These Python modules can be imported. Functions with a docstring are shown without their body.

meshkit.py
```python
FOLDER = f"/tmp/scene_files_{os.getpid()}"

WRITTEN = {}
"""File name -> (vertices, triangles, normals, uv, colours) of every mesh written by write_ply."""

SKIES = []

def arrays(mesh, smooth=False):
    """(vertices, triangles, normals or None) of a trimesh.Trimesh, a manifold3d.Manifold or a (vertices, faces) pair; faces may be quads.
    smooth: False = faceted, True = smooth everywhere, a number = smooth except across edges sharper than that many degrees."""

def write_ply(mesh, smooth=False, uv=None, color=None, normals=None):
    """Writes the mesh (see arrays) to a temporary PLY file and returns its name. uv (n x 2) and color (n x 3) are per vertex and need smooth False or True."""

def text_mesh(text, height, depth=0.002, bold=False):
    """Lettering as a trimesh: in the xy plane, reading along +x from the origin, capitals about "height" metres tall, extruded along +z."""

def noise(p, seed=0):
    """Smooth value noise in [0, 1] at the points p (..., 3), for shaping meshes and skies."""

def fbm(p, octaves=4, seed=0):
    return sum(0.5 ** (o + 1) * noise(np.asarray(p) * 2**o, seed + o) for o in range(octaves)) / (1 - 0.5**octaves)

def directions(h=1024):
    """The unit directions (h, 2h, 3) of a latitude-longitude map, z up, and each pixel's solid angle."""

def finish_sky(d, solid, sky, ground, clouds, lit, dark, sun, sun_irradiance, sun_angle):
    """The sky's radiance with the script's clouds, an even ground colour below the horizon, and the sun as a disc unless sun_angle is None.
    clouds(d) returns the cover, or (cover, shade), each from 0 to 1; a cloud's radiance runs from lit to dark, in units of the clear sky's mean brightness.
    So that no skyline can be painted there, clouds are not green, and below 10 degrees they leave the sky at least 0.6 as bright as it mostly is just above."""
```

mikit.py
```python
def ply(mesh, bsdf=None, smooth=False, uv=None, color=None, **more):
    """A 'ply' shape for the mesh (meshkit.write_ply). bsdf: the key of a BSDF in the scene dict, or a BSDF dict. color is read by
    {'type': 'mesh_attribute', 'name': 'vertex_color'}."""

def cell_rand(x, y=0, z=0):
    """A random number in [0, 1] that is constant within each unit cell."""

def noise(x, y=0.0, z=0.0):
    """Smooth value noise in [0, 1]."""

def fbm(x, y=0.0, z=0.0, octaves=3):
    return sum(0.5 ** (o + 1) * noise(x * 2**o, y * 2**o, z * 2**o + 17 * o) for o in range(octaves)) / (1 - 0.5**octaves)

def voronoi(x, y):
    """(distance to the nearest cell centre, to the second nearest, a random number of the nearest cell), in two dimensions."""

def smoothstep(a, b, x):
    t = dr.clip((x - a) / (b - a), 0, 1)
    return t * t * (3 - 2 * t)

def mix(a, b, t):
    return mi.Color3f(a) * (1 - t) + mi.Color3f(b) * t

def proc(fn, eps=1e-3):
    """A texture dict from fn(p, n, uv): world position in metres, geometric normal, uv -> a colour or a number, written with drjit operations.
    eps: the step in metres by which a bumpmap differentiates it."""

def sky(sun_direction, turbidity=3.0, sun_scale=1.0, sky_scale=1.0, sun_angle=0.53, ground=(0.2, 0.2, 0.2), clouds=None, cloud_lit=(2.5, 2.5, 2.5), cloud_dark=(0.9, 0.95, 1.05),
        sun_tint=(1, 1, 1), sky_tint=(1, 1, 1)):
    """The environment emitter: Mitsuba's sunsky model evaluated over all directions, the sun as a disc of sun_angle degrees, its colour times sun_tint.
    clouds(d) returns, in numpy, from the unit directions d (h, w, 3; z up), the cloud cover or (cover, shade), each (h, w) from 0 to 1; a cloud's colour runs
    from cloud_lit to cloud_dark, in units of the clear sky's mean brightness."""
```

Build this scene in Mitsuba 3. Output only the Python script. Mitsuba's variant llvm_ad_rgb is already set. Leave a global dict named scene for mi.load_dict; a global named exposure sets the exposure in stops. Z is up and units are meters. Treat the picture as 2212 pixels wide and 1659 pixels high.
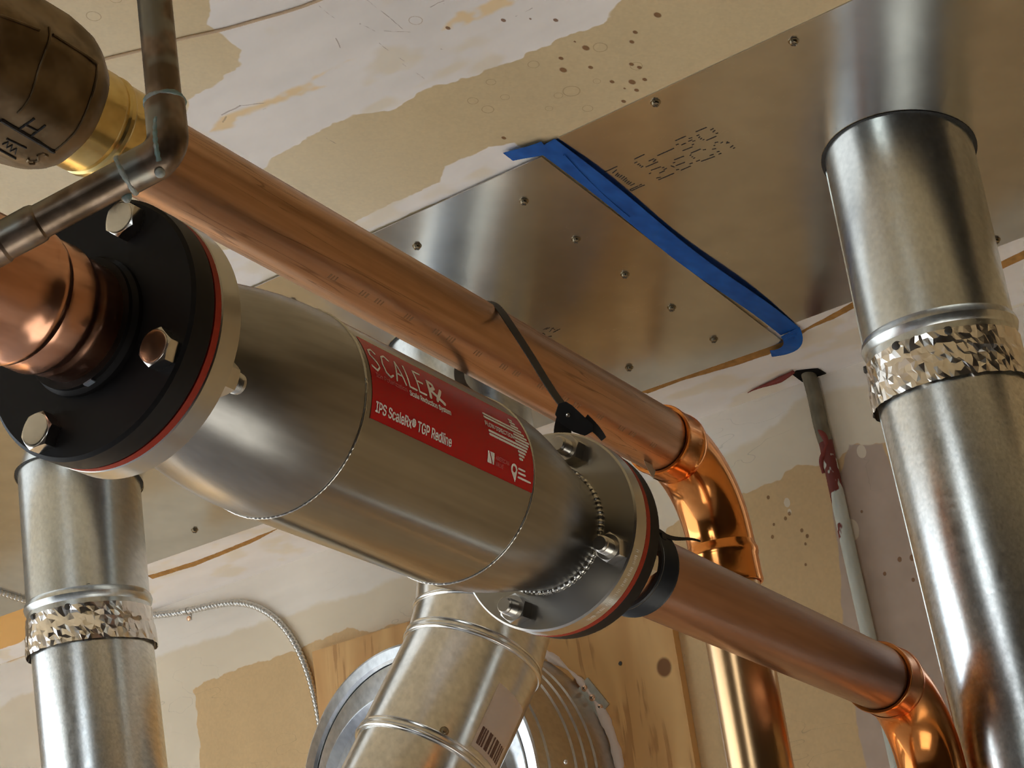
import math, random
import numpy as np
import trimesh
import manifold3d as m3
import shapely.geometry as sg
import shapely.affinity as sa
from shapely.ops import unary_union
import drjit as dr
import mitsuba as mi
import mikit
import meshkit
from mikit import noise, fbm, voronoi, smoothstep, mix, proc, ply

random.seed(7)
rng = np.random.default_rng(7)
T = mi.ScalarTransform4f
scene, labels = {}, {}

# ------------------------------------------------------------------ camera
W, H = 2212.0, 1659.0
CX, CY, F = W / 2, H / 2, 4300.0          # focal length in pixels of the 2212-wide frame
EYE = np.array([0.0, 0.0, 1.6])
RIGHT = np.array([0.77700722, 0.61391932, -0.13915043])
DOWN = np.array([-0.30066753, 0.16773818, -0.93886258])
AHEAD = np.array([-0.55304504, 0.77134102, 0.31491939])
scene['camera'] = {
    'type': 'perspective', 'fov': math.degrees(2 * math.atan(CX / F)), 'fov_axis': 'x',
    'near_clip': 0.05, 'far_clip': 100.0,
    'to_world': T().look_at(origin=EYE.tolist(), target=(EYE + AHEAD).tolist(), up=(-DOWN).tolist()),
}
# ------------------------------------------------------------------ sky, sun, exposure
SUN = [-0.15, -1.0, 0.63]
scene['sky'] = mikit.sky(SUN, turbidity=3.0, sun_scale=1.0, sky_scale=1.0, ground=(0.34, 0.34, 0.34), sun_tint=(0.80, 0.97, 1.24),
                         clouds=lambda d: (0.75 * np.clip((meshkit.fbm(d * 3.0, 4, 5) - 0.25) * 3, 0, 1), 0.1), cloud_lit=(2.6, 2.7, 2.85), cloud_dark=(1.3, 1.35, 1.45))
exposure = 4.0


# ------------------------------------------------------------------ small helpers
def unit(v):
    v = np.asarray(v, float)
    return v / np.linalg.norm(v)


def spot_at(px, py, depth):
    """The point of the room that lies at a photograph pixel, depth metres ahead of the camera."""
    return EYE + depth * (AHEAD + (px - CX) / F * RIGHT + (py - CY) / F * DOWN)


TILT = math.radians(12.0)
def zc(y):
    """Height of the sheet-metal face under the sloping ceiling."""
    return 3.215223 - np.asarray(y) * math.tan(TILT)
CEIL_N = np.array([0, math.sin(TILT), math.cos(TILT)])
WALL_Y = 2.91


def numbered(name):
    k, i = name, 0
    while k in scene or k in labels or any(x.startswith(k + '__') for x in scene):
        i += 1
        k = f'{name}_{i:03d}'
    return k


def obj(name, mesh, bsdf, parent=None, smooth=35, label=None, **more):
    key = numbered((parent + '__' if parent else '') + name)
    scene[key] = ply(mesh, bsdf, smooth, **more)
    if label:
        labels.setdefault(key, {})['label'] = label
    return key


def tag(key, label, cat, group=None):
    labels[key] = {'label': label, 'category': cat}
    if group:
        labels[key]['group'] = group
    return key


def thing(name, label, cat, group=None):
    return tag(numbered(name), label, cat, group)


def struct(name, mesh, bsdf, label=None):
    scene[name] = ply(mesh, bsdf, 30)
    labels[name] = {'kind': 'structure'}
    if label:
        labels[name]['label'] = label
    return name


def joined(*ms):
    return trimesh.util.concatenate([m for m in ms])


def frame(d):
    d = unit(d)
    a = np.cross(d, [0, 0, 1.0]) if abs(d[2]) < 0.95 else np.cross(d, [0, 1.0, 0])
    a = unit(a)
    return d, a, np.cross(a, d)


def lathe(p, d, prof, n=96, caps=(True, True), wob=None):
    """Surface of revolution about the axis (p, d): prof is a list of (s, r)."""
    d, a, b = frame(d)
    th = np.arange(n) * 2 * np.pi / n
    ring = np.cos(th)[:, None] * a + np.sin(th)[:, None] * b
    V = []
    for i, (s, r) in enumerate(prof):
        rr = np.full(n, r) if wob is None else r + wob(s, th)
        V.append(np.asarray(p) + s * d + rr[:, None] * ring)
    V = np.vstack(V)
    k = len(prof)
    i, j = np.meshgrid(np.arange(k - 1), np.arange(n), indexing='ij')
    A, B, Cc, D = i * n + j, i * n + (j + 1) % n, (i + 1) * n + (j + 1) % n, (i + 1) * n + j
    Fq = np.concatenate([np.stack([A, B, Cc], -1).reshape(-1, 3), np.stack([A, Cc, D], -1).reshape(-1, 3)])
    extra, faces = [], [Fq]
    for c, on in zip((0, k - 1), caps):
        if on:
            ci = len(V) + len(extra)
            extra.append(np.asarray(p) + prof[c][0] * d)
            q = np.arange(n)
            t = np.stack([np.full(n, ci), c * n + (q + 1) % n, c * n + q], 1)
            faces.append(t if c == 0 else t[:, ::-1])
    if extra:
        V = np.vstack([V, extra])
    m = trimesh.Trimesh(V, np.vstack(faces), process=False)
    if m.volume < 0:
        m.invert()
    return m


def tube(pts, r, n=24, caps=True):
    """A round tube along a polyline, rings carried along without twist; r a number or one per point."""
    P = np.asarray(pts, float)
    r = np.broadcast_to(r, (len(P),))
    t = np.gradient(P, axis=0)
    t /= np.linalg.norm(t, axis=1, keepdims=True)
    a = frame(t[0])[1]
    th = np.arange(n) * 2 * np.pi / n
    V = []
    for i in range(len(P)):
        a = unit(a - t[i] * (a @ t[i]))
        b = np.cross(t[i], a)
        V.append(P[i] + r[i] * (np.cos(th)[:, None] * a + np.sin(th)[:, None] * b))
    V = np.vstack(V)
    k = len(P)
    i, j = np.meshgrid(np.arange(k - 1), np.arange(n), indexing='ij')
    A, B, Cc, D = i * n + j, i * n + (j + 1) % n, (i + 1) * n + (j + 1) % n, (i + 1) * n + j
    faces = [np.stack([A, B, Cc], -1).reshape(-1, 3), np.stack([A, Cc, D], -1).reshape(-1, 3)]
    if caps:
        V = np.vstack([V, P[0], P[-1]])
        q = np.arange(n)
        faces.append(np.stack([np.full(n, k * n), (q + 1) % n, q], 1))
        faces.append(np.stack([np.full(n, k * n + 1), (k - 1) * n + q, (k - 1) * n + (q + 1) % n], 1))
    m = trimesh.Trimesh(V, np.vstack(faces), process=False)
    if m.volume < 0:
        m.invert()
    return m


def ribbon(pts, side, width, thick):
    """A flat band along pts; side = vector(s) across the band."""
    P = np.asarray(pts, float)
    S = np.broadcast_to(np.asarray(side, float), P.shape)
    t = np.gradient(P, axis=0)
    t /= np.linalg.norm(t, axis=1, keepdims=True)
    S = S - t * (S * t).sum(1, keepdims=True)
    S = S / np.linalg.norm(S, axis=1, keepdims=True)
    N = np.cross(t, S)
    w, h = np.broadcast_to(width, (len(P),))[:, None] / 2, thick / 2
    rings = np.stack([P + S * w + N * h, P - S * w + N * h, P - S * w - N * h, P + S * w - N * h], 1)
    k = len(P)
    V = rings.reshape(-1, 3)
    Fq = []
    for i in range(k - 1):
        for j in range(4):
            A, B, Cc, D = i * 4 + j, i * 4 + (j + 1) % 4, (i + 1) * 4 + (j + 1) % 4, (i + 1) * 4 + j
            Fq += [[A, B, Cc], [A, Cc, D]]
    Fq += [[0, 2, 1], [0, 3, 2], [4 * k - 4, 4 * k - 3, 4 * k - 2], [4 * k - 4, 4 * k - 2, 4 * k - 1]]
    m = trimesh.Trimesh(V, np.array(Fq), process=False)
    if m.volume < 0:
        m.invert()
    return m


def box(lo, hi):
    lo, hi = np.minimum(lo, hi), np.maximum(lo, hi)
    m = trimesh.creation.box(hi - lo)
    m.apply_translation((lo + hi) / 2)
    return m


def hull(pts):
    return trimesh.convex.convex_hull(np.asarray(pts, float))


def bez(p0, p1, p2, p3, n=16):
    t = np.linspace(0, 1, n)[:, None]
    return (1 - t) ** 3 * np.asarray(p0) + 3 * t * (1 - t) ** 2 * np.asarray(p1) + 3 * t * t * (1 - t) * np.asarray(p2) + t ** 3 * np.asarray(p3)


def spline(pts, n=80):
    from scipy.interpolate import CubicSpline
    P = np.asarray(pts, float)
    s = np.r_[0, np.cumsum(np.linalg.norm(np.diff(P, axis=0), axis=1))]
    return CubicSpline(s, P)(np.linspace(0, s[-1], n))


def place(mesh, o, x, y, z):
    """Moves a mesh so that its axes lie along x, y, z from o."""
    m = mesh.copy()
    m.vertices = np.asarray(o) + m.vertices @ np.array([x, y, z], float)
    if np.linalg.det(np.array([x, y, z])) < 0:
        m.invert()
    return m


def bend(p, d, q, rad, n=14):
    """Arc that takes direction d to direction q, with the corner at p and the bend radius rad."""
    d, q = unit(d), unit(q)
    ang = math.acos(np.clip(d @ q, -1, 1))
    tl = rad * math.tan(ang / 2)
    c = p - d * tl + unit(q - d * (d @ q)) * rad
    u, v = unit((p - d * tl) - c), d
    t = np.linspace(0, ang, n)
    return c + rad * (np.cos(t)[:, None] * u + np.sin(t)[:, None] * v)


# ------------------------------------------------------------------ materials
def srgb(r, g, b):
    f = lambda c: c / 12.92 if c <= 0.04045 else ((c + 0.055) / 1.055) ** 2.4
    return [f(r / 255), f(g / 255), f(b / 255)]


def rgb(c):
    return {'type': 'rgb', 'value': [float(x) for x in c]}


def pr(color, rough=0.5, metal=0.0, spec=0.5, two=True, bump=None, bscale=0.001, **more):
    d = {'type': 'principled', 'base_color': color if isinstance(color, dict) else rgb(color),
         'roughness': rough, 'metallic': metal, 'specular': spec, **more}
    if bump is not None:
        d = {'type': 'bumpmap', 'scale': bscale, 'arbitrary': bump, 'bsdf': d}
    return {'type': 'twosided', 'bsdf': d} if two else d


def V3(v):
    return mi.Vector3f(*[float(x) for x in v])


def along(p, o, d):
    """(distance along the axis, two cross coordinates) of the points p for an axis from o along d."""
    d, a, b = frame(d)
    q = mi.Vector3f(p) - V3(o)
    return dr.dot(q, V3(d)), dr.dot(q, V3(a)), dr.dot(q, V3(b))


def inside(x, y, pts):
    """Signed distance from (x, y) to a polygon, positive inside."""
    best, neg = mi.Float(1e9), mi.Float(-1.0)
    n = len(pts)
    for i in range(n):
        (ax, ay), (bx, by) = pts[i], pts[i - 1]
        ex, ey = bx - ax, by - ay
        wx, wy = x - ax, y - ay
        t = dr.clip((wx * ex + wy * ey) / (ex * ex + ey * ey + 1e-12), 0, 1)
        best = dr.minimum(best, dr.square(wx - ex * t) + dr.square(wy - ey * t))
        c1, c2, c3 = y >= ay, y < by, ex * wy > ey * wx
        flip = (c1 & c2 & c3) | (~c1 & ~c2 & ~c3)
        neg = dr.select(flip, -neg, neg)
    return neg * dr.sqrt(best)
# marks on the drywall, in metres: ceiling (x, y), wall (x, z)
CEIL_WHITE = [(-1.471, 1.56), (-1.555, 1.63), (-1.555, 1.69), (-1.588, 1.713), (-1.692, 1.719), (-1.759, 1.759), (-1.802, 1.884), (-1.762, 1.904), (-1.696, 1.889), (-1.643, 1.881), (-1.592, 1.874), (-1.545, 1.879), (-1.491, 1.902), (-1.438, 1.899), (-1.356, 1.92), (-1.343, 1.918), (-1.249, 1.926), (-1.168, 1.937), (-1.138, 1.926), (-1.063, 1.891)]
CEIL_PEACH = [(-1.332, 1.82), (-1.299, 1.808), (-1.245, 1.811), (-1.191, 1.826), (-1.227, 1.835), (-1.278, 1.833), (-1.314, 1.83)]
CEIL_STREAK = [(-1.719, 1.785), (-1.683, 1.773), (-1.626, 1.786), (-1.558, 1.788), (-1.509, 1.79), (-1.451, 1.796), (-1.468, 1.807), (-1.528, 1.809), (-1.587, 1.8), (-1.635, 1.795), (-1.69, 1.797)]
CEIL_STRIP = [(-1.416, 2.066), (-1.448, 2.052), (-1.528, 2.047), (-1.56, 2.073), (-1.63, 2.072), (-1.691, 2.07), (-1.793, 2.08), (-1.929, 2.003), (-2.039, 2.105), (-1.723, 2.104), (-1.411, 2.12)]
CEIL_EDGE = [(-3.665, 2.685), (-2.903, 2.709), (-1.023, 2.715), (-0.764, 2.698), (-0.867, 2.936), (-1.498, 2.921), (-3.036, 2.932), (-4.02, 2.937)]
CEIL_TORN = [(-1.719, 2.762), (-1.674, 2.747), (-1.618, 2.755), (-1.548, 2.762), (-1.475, 2.761), (-1.44, 2.762), (-1.403, 2.76), (-1.343, 2.748), (-1.278, 2.73), (-1.283, 2.748), (-1.333, 2.759), (-1.382, 2.762), (-1.436, 2.784), (-1.477, 2.792), (-1.53, 2.789), (-1.59, 2.782), (-1.633, 2.776), (-1.711, 2.777)]
CEIL_TORN_FAR = [(-2.975, 2.774), (-2.898, 2.781), (-2.846, 2.783), (-2.763, 2.782), (-2.652, 2.776), (-2.593, 2.775), (-2.666, 2.79), (-2.779, 2.796), (-2.864, 2.8), (-2.981, 2.792)]
CEIL_TORN_NEAR = [(-1.051, 2.772), (-1.002, 2.762), (-0.968, 2.765), (-0.985, 2.785), (-1.014, 2.785), (-1.053, 2.791)]
CEIL_PATCH = [(-3.344, 2.616), (-3.248, 2.679), (-3.42, 2.833), (-3.49, 2.85), (-3.556, 2.851), (-3.616, 2.821)]
CEIL_DRIPS = [(-1.103, 1.966, 0.003), (-1.145, 1.976, 0.002), (-1.16, 1.989, 0.002), (-1.213, 1.962, 0.003), (-1.216, 1.943, 0.001), (-1.251, 1.959, 0.002), (-1.264, 1.98, 0.003), (-1.233, 1.998, 0.002), (-1.23, 2.04, 0.002), (-1.21, 2.057, 0.003), (-1.194, 2.063, 0.002), (-1.184, 2.038, 0.002), (-1.188, 2.026, 0.002), (-1.216, 2.075, 0.002), (-1.226, 2.062, 0.001), (-1.244, 2.084, 0.002), (-1.259, 1.853, 0.002), (-1.208, 1.894, 0.002), (-1.231, 1.872, 0.001), (-1.323, 1.821, 0.002), (-1.421, 2.048, 0.002)]
CEIL_RINGS = [(-1.198, 1.973, 0.009), (-1.185, 2.033, 0.008), (-1.284, 2.023, 0.011), (-1.303, 2.019, 0.006), (-1.331, 2.034, 0.005), (-1.291, 2.067, 0.007), (-1.287, 1.946, 0.007), (-1.361, 1.978, 0.006), (-1.395, 1.985, 0.008), (-1.399, 1.958, 0.007), (-1.344, 1.785, 0.008), (-1.65, 1.526, 0.009), (-1.603, 1.521, 0.007), (-1.245, 2.027, 0.005), (-1.354, 1.941, 0.006)]
WALL_CREAM = [(-3.31, 2.603), (-3.011, 2.607), (-1.488, 2.609), (-1.036, 2.607), (-1.065, 2.361), (-1.364, 2.459), (-1.41, 2.467), (-1.468, 2.445), (-1.491, 2.448), (-1.521, 2.46), (-1.573, 2.456), (-1.63, 2.443), (-1.683, 2.433), (-1.741, 2.432), (-1.793, 2.417), (-1.877, 2.346), (-2.278, 2.384), (-2.645, 2.428), (-2.71, 2.422), (-2.816, 2.42), (-2.981, 2.408), (-3.013, 2.402), (-3.014, 2.201), (-3.505, 2.232), (-3.829, 2.29), (-3.804, 2.587)]
WALL_WHITE = [(-3.31, 2.603), (-3.011, 2.607), (-1.488, 2.609), (-1.036, 2.607), (-1.059, 2.513), (-1.467, 2.573), (-1.497, 2.572), (-1.546, 2.546), (-1.584, 2.529), (-1.657, 2.524), (-1.743, 2.522), (-2.376, 2.491), (-2.622, 2.496), (-3.026, 2.496), (-3.542, 2.509), (-3.811, 2.502), (-3.804, 2.587)]
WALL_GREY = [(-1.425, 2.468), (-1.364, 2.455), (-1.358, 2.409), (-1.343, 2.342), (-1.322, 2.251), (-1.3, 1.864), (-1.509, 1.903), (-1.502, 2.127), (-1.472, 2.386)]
WALL_SPOTS = [(-1.404, 2.451, 0.012), (-1.448, 2.328, 0.019), (-1.558, 2.406, 0.009), (-1.557, 2.389, 0.005), (-1.423, 2.101, 0.008), (-1.43, 1.976, 0.023), (-1.446, 1.946, 0.027), (-3.096, 2.338, 0.014), (-1.785, 2.457, 0.016), (-1.799, 2.435, 0.01)]
WALL_DOTS = [(-1.557, 2.386, 0.004), (-1.566, 2.38, 0.004), (-1.59, 2.376, 0.003), (-1.597, 2.356, 0.004), (-1.54, 2.352, 0.004), (-1.532, 2.34, 0.004), (-1.538, 2.328, 0.003), (-1.545, 2.294, 0.003), (-1.591, 2.424, 0.004), (-1.425, 2.353, 0.003), (-1.734, 2.006, 0.004), (-1.376, 2.259, 0.005), (-1.354, 2.256, 0.006), (-1.407, 2.243, 0.004), (-1.36, 2.221, 0.004)]


CEIL_SCUFFS = [(-1.3642, 1.7144, -1.3686, 1.7866, 0.00126), (-1.4178, 1.6881, -1.4215, 1.7497, 0.00072), (-1.6791, 1.7695, -1.6462, 1.7721, 0.00198), (-1.6462, 1.7721, -1.6006, 1.7958, 0.00126), (-1.6893, 1.7816, -1.6781, 1.7771, 0.00225), (-1.4471, 1.747, -1.4558, 1.7643, 0.00135), (-1.4029, 1.7469, -1.3989, 1.768, 0.0018), (-1.357, 1.848, -1.3509, 1.8591, 0.0018), (-1.4104, 1.7889, -1.4121, 1.843, 0.00063), (-1.4167, 1.8393, -1.4172, 1.9026, 0.00054), (-1.2978, 1.8027, -1.296, 1.7833, 0.00108), (-1.2421, 1.8572, -1.2161, 1.8573, 0.0009), (-1.313, 1.7765, -1.2919, 1.7786, 0.00108), (-1.3899, 1.7754, -1.3572, 1.8042, 0.0009), (-1.6086, 1.8955, -1.608, 1.9129, 0.0009), (-1.6283, 1.7973, -1.5609, 1.7991, 0.00054)]
DRY = srgb(212, 190, 150)
MUD = srgb(240, 234, 228)
CREAM = srgb(228, 214, 186)
PEACH = srgb(236, 206, 152)
TORN = srgb(170, 126, 70)


def ceiling_look(p, n, uv):
    x, y = mi.Float(p.x), mi.Float(p.y)
    wx = (fbm(x * 20, y * 20, 1.0, 3) - 0.5) * 0.026 + (fbm(x * 90, y * 90, 2.0, 2) - 0.5) * 0.012
    wy = (fbm(x * 20, y * 20, 7.0, 3) - 0.5) * 0.026 + (fbm(x * 90, y * 90, 8.0, 2) - 0.5) * 0.012
    qx, qy = x + wx, y + wy
    big = fbm(x * 5, y * 5, 3.0, 3)
    grain = fbm(x * 260, y * 260, 4.0, 2)
    c = mix(DRY, CREAM, (1 - smoothstep(-1.80, -1.42, x)) * 0.75)
    c = c * (0.90 + 0.14 * big) * (0.96 + 0.08 * grain)
    mud = mi.Color3f(MUD) * (0.90 + 0.12 * fbm(x * 9, y * 30, 5.0, 3))
    mud = mix(mud, CREAM, 0.55 * smoothstep(0.55, 0.75, fbm(x * 12, y * 22, 6.0, 3)))
    for poly, thin in ((CEIL_WHITE, 0.6), (CEIL_STRIP, 0.35)):
        k = smoothstep(-0.0015, 0.0015, inside(x + wx * thin, y + wy * thin, poly))
        c = mix(c, mud, k)
    k = smoothstep(-0.001, 0.001, inside(x + wx * 0.15, y + wy * 0.15, CEIL_EDGE))
    c = mix(c, mud, k)
    for poly in (CEIL_PEACH, CEIL_STREAK):
        k = smoothstep(-0.004, 0.004, inside(x + wx * 0.4, y + wy * 0.4, poly))
        c = mix(c, PEACH, 0.8 * k * smoothstep(0.30, 0.52, fbm(x * 24, y * 40, 15.0, 3)))
    for poly in (CEIL_TORN, CEIL_TORN_FAR, CEIL_TORN_NEAR):
        k = smoothstep(-0.001, 0.001, inside(x + wx * 0.12, y + wy * 0.12, poly))
        c = mix(c, mi.Color3f(TORN) * (0.8 + 0.4 * fbm(x * 120, y * 120, 1.0, 2)), k)
    k = smoothstep(-0.002, 0.002, inside(x + wx * 0.3, y + wy * 0.3, CEIL_PATCH))
    c = mix(c, srgb(226, 178, 112), k)
    drip = mi.Float(0)
    for (cx, cy, r) in CEIL_DRIPS:
        drip = dr.maximum(drip, 1 - smoothstep(0.75, 1.15, dr.sqrt(dr.square(x - cx) * 1.9 + dr.square(y - cy)) / (r * 2.0)))
    c = mix(c, srgb(120, 78, 40), 0.85 * drip)
    ring = mi.Float(0)
    for (cx, cy, r) in CEIL_RINGS:
        d = dr.sqrt(dr.square(x + wx * 0.12 - cx) + dr.square(y + wy * 0.12 - cy)) / r
        ring = dr.maximum(ring, 1 - smoothstep(0.0, 0.13, dr.abs(d - 1)))
    c = mix(c, srgb(150, 118, 70), 0.45 * ring)
    # short scratches and scuffs
    for (ax, ay, bx, by, w) in CEIL_SCUFFS:
        t = dr.clip(((x - ax) * (bx - ax) + (y - ay) * (by - ay)) / ((bx - ax) ** 2 + (by - ay) ** 2), 0, 1)
        d = dr.sqrt(dr.square(x + wx * .15 - ax - t * (bx - ax)) + dr.square(y + wy * .15 - ay - t * (by - ay)))
        c = mix(c, srgb(128, 106, 88), 0.5 * (1 - smoothstep(w * .35, w * .8, d)))
    return c


def wall_look(p, n, uv):
    x, y = mi.Float(p.x), mi.Float(p.z)
    wx = (fbm(x * 14, y * 14, 31.0, 3) - 0.5) * 0.05 + (fbm(x * 80, y * 80, 32.0, 2) - 0.5) * 0.014
    wy = (fbm(x * 14, y * 14, 37.0, 3) - 0.5) * 0.05 + (fbm(x * 80, y * 80, 38.0, 2) - 0.5) * 0.014
    big = fbm(x * 4, y * 4, 33.0, 3)
    c = mi.Color3f(srgb(214, 182, 136)) * (0.9 + 0.16 * big) * (0.96 + 0.08 * fbm(x * 220, y * 220, 4.0, 2))
    cream = mi.Color3f(srgb(228, 214, 190)) * (0.92 + 0.12 * fbm(x * 8, y * 16, 5.0, 3))
    mud = mi.Color3f(srgb(238, 230, 218)) * (0.92 + 0.1 * fbm(x * 6, y * 40, 6.0, 3))
    k = smoothstep(-0.0015, 0.0015, inside(x + wx * 0.55, y + wy * 0.55, WALL_CREAM))
    c = mix(c, cream, k)
    k = smoothstep(-0.006, 0.006, inside(x + wx * 0.4, y + wy * 0.4, WALL_WHITE))
    c = mix(c, mud, k)
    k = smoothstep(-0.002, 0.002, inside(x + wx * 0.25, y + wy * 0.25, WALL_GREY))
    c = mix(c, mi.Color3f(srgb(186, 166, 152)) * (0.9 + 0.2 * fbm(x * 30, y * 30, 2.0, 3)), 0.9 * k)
    spot = mi.Float(0)
    for (cx, cy, r) in WALL_SPOTS:
        spot = dr.maximum(spot, 1 - smoothstep(0.9, 1.02, dr.sqrt(dr.square(x + wx * .1 - cx) * 2.0 + dr.square(y + wy * .1 - cy)) / r))
    c = mix(c, srgb(226, 212, 190), 0.8 * spot)
    dot = mi.Float(0)
    for (cx, cy, r) in WALL_DOTS:
        dot = dr.maximum(dot, 1 - smoothstep(0.7, 1.05, dr.sqrt(dr.square(x - cx) * 1.4 + dr.square(y - cy)) / r))
    c = mix(c, srgb(128, 88, 48), 0.8 * dot)
    u = dr.abs(fbm(x * 9, y * 26, 12.0, 3) - 0.5)
    c = c * (1 - 0.2 * (1 - smoothstep(0.0, 0.006, u)) * smoothstep(0.5, 0.7, fbm(x * 5, y * 5, 20.0, 2)))
    return c


def drywall_bump(p, n, uv):
    x, y = mi.Float(p.x), mi.Float(p.y) + mi.Float(p.z)
    return fbm(x * 30, y * 30, 1.0, 3) * 0.6 + fbm(x * 200, y * 200, 1.0, 2) * 0.08


scene['m_ceiling'] = pr(proc(ceiling_look), 0.75, spec=0.2, two=True, bump=proc(drywall_bump), bscale=0.0015)
scene['m_wall'] = pr(proc(wall_look), 0.75, spec=0.2, two=True, bump=proc(drywall_bump), bscale=0.0015)
scene['m_plain_wall'] = pr(srgb(206, 200, 190), 0.8, spec=0.2, two=True)
scene['m_dark_wall'] = pr(srgb(58, 50, 42), 0.8, spec=0.2, two=True)
scene['m_floor'] = pr(proc(lambda p, n, uv: mi.Color3f(srgb(206, 208, 212)) * (0.85 + 0.25 * fbm(mi.Float(p.x) * 3, mi.Float(p.y) * 3, 0.0, 4))), 0.7, spec=0.3, two=True)


def galv(lo, hi, scale=70.0):
    def fn(p, n, uv):
        q = mi.Float(p.x) * 0.83 + mi.Float(p.y) * 0.56
        w = mi.Float(p.z) + mi.Float(p.y) * 0.31
        a = fbm(q * scale * 3.2, w * scale * 2.4, mi.Float(p.x) * scale * 1.4, 3)
        b = fbm(q * 12, w * 7, 3.0, 2)
        return mix(lo, hi, dr.clip(0.5 + (a - 0.5) * 1.3 + (b - 0.5) * 0.35, 0, 1))
    return fn


def galv_rough(base, amp, scale=60.0):
    def fn(p, n, uv):
        q = mi.Float(p.x) * 0.83 + mi.Float(p.y) * 0.56
        return dr.clip(base + amp * (fbm(q * scale, mi.Float(p.z) * scale, mi.Float(p.y) * scale * .5, 3) - 0.5), 0.02, 1)
    return fn


scene['m_galvanised'] = pr(proc(galv([0.60, 0.63, 0.63], [0.76, 0.79, 0.78])), proc(galv_rough(0.27, 0.10, 150.0)), 1.0)
scene['m_galv_bright'] = pr(proc(galv([0.62, 0.63, 0.61], [0.90, 0.90, 0.87], 110.0)), proc(galv_rough(0.27, 0.14, 160.0)), 1.0)


def sheet_color(p, n, uv):
    x, y = mi.Float(p.x), mi.Float(p.y)
    s = fbm(x * 25, y * 25, 1.0, 3)
    scr = 1 - smoothstep(0.0, 0.004, dr.abs(fbm(x * 20 + y * 11, y * 60 - x * 8, 9.0, 3) - 0.5))
    scr = scr * smoothstep(0.55, 0.68, fbm(x * 6, y * 6, 13.0, 2))
    c = mix([0.50, 0.50, 0.49], [0.60, 0.60, 0.585], s)
    return mix(c, [0.8, 0.8, 0.78], scr * 0.35)


def sheet_wave(p, n, uv):
    x, y = mi.Float(p.x), mi.Float(p.y)
    return noise(x * 5.5, y * 4.0, 1.0) * 1.0 + noise(x * 13, y * 11, 2.0) * 0.22


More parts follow.
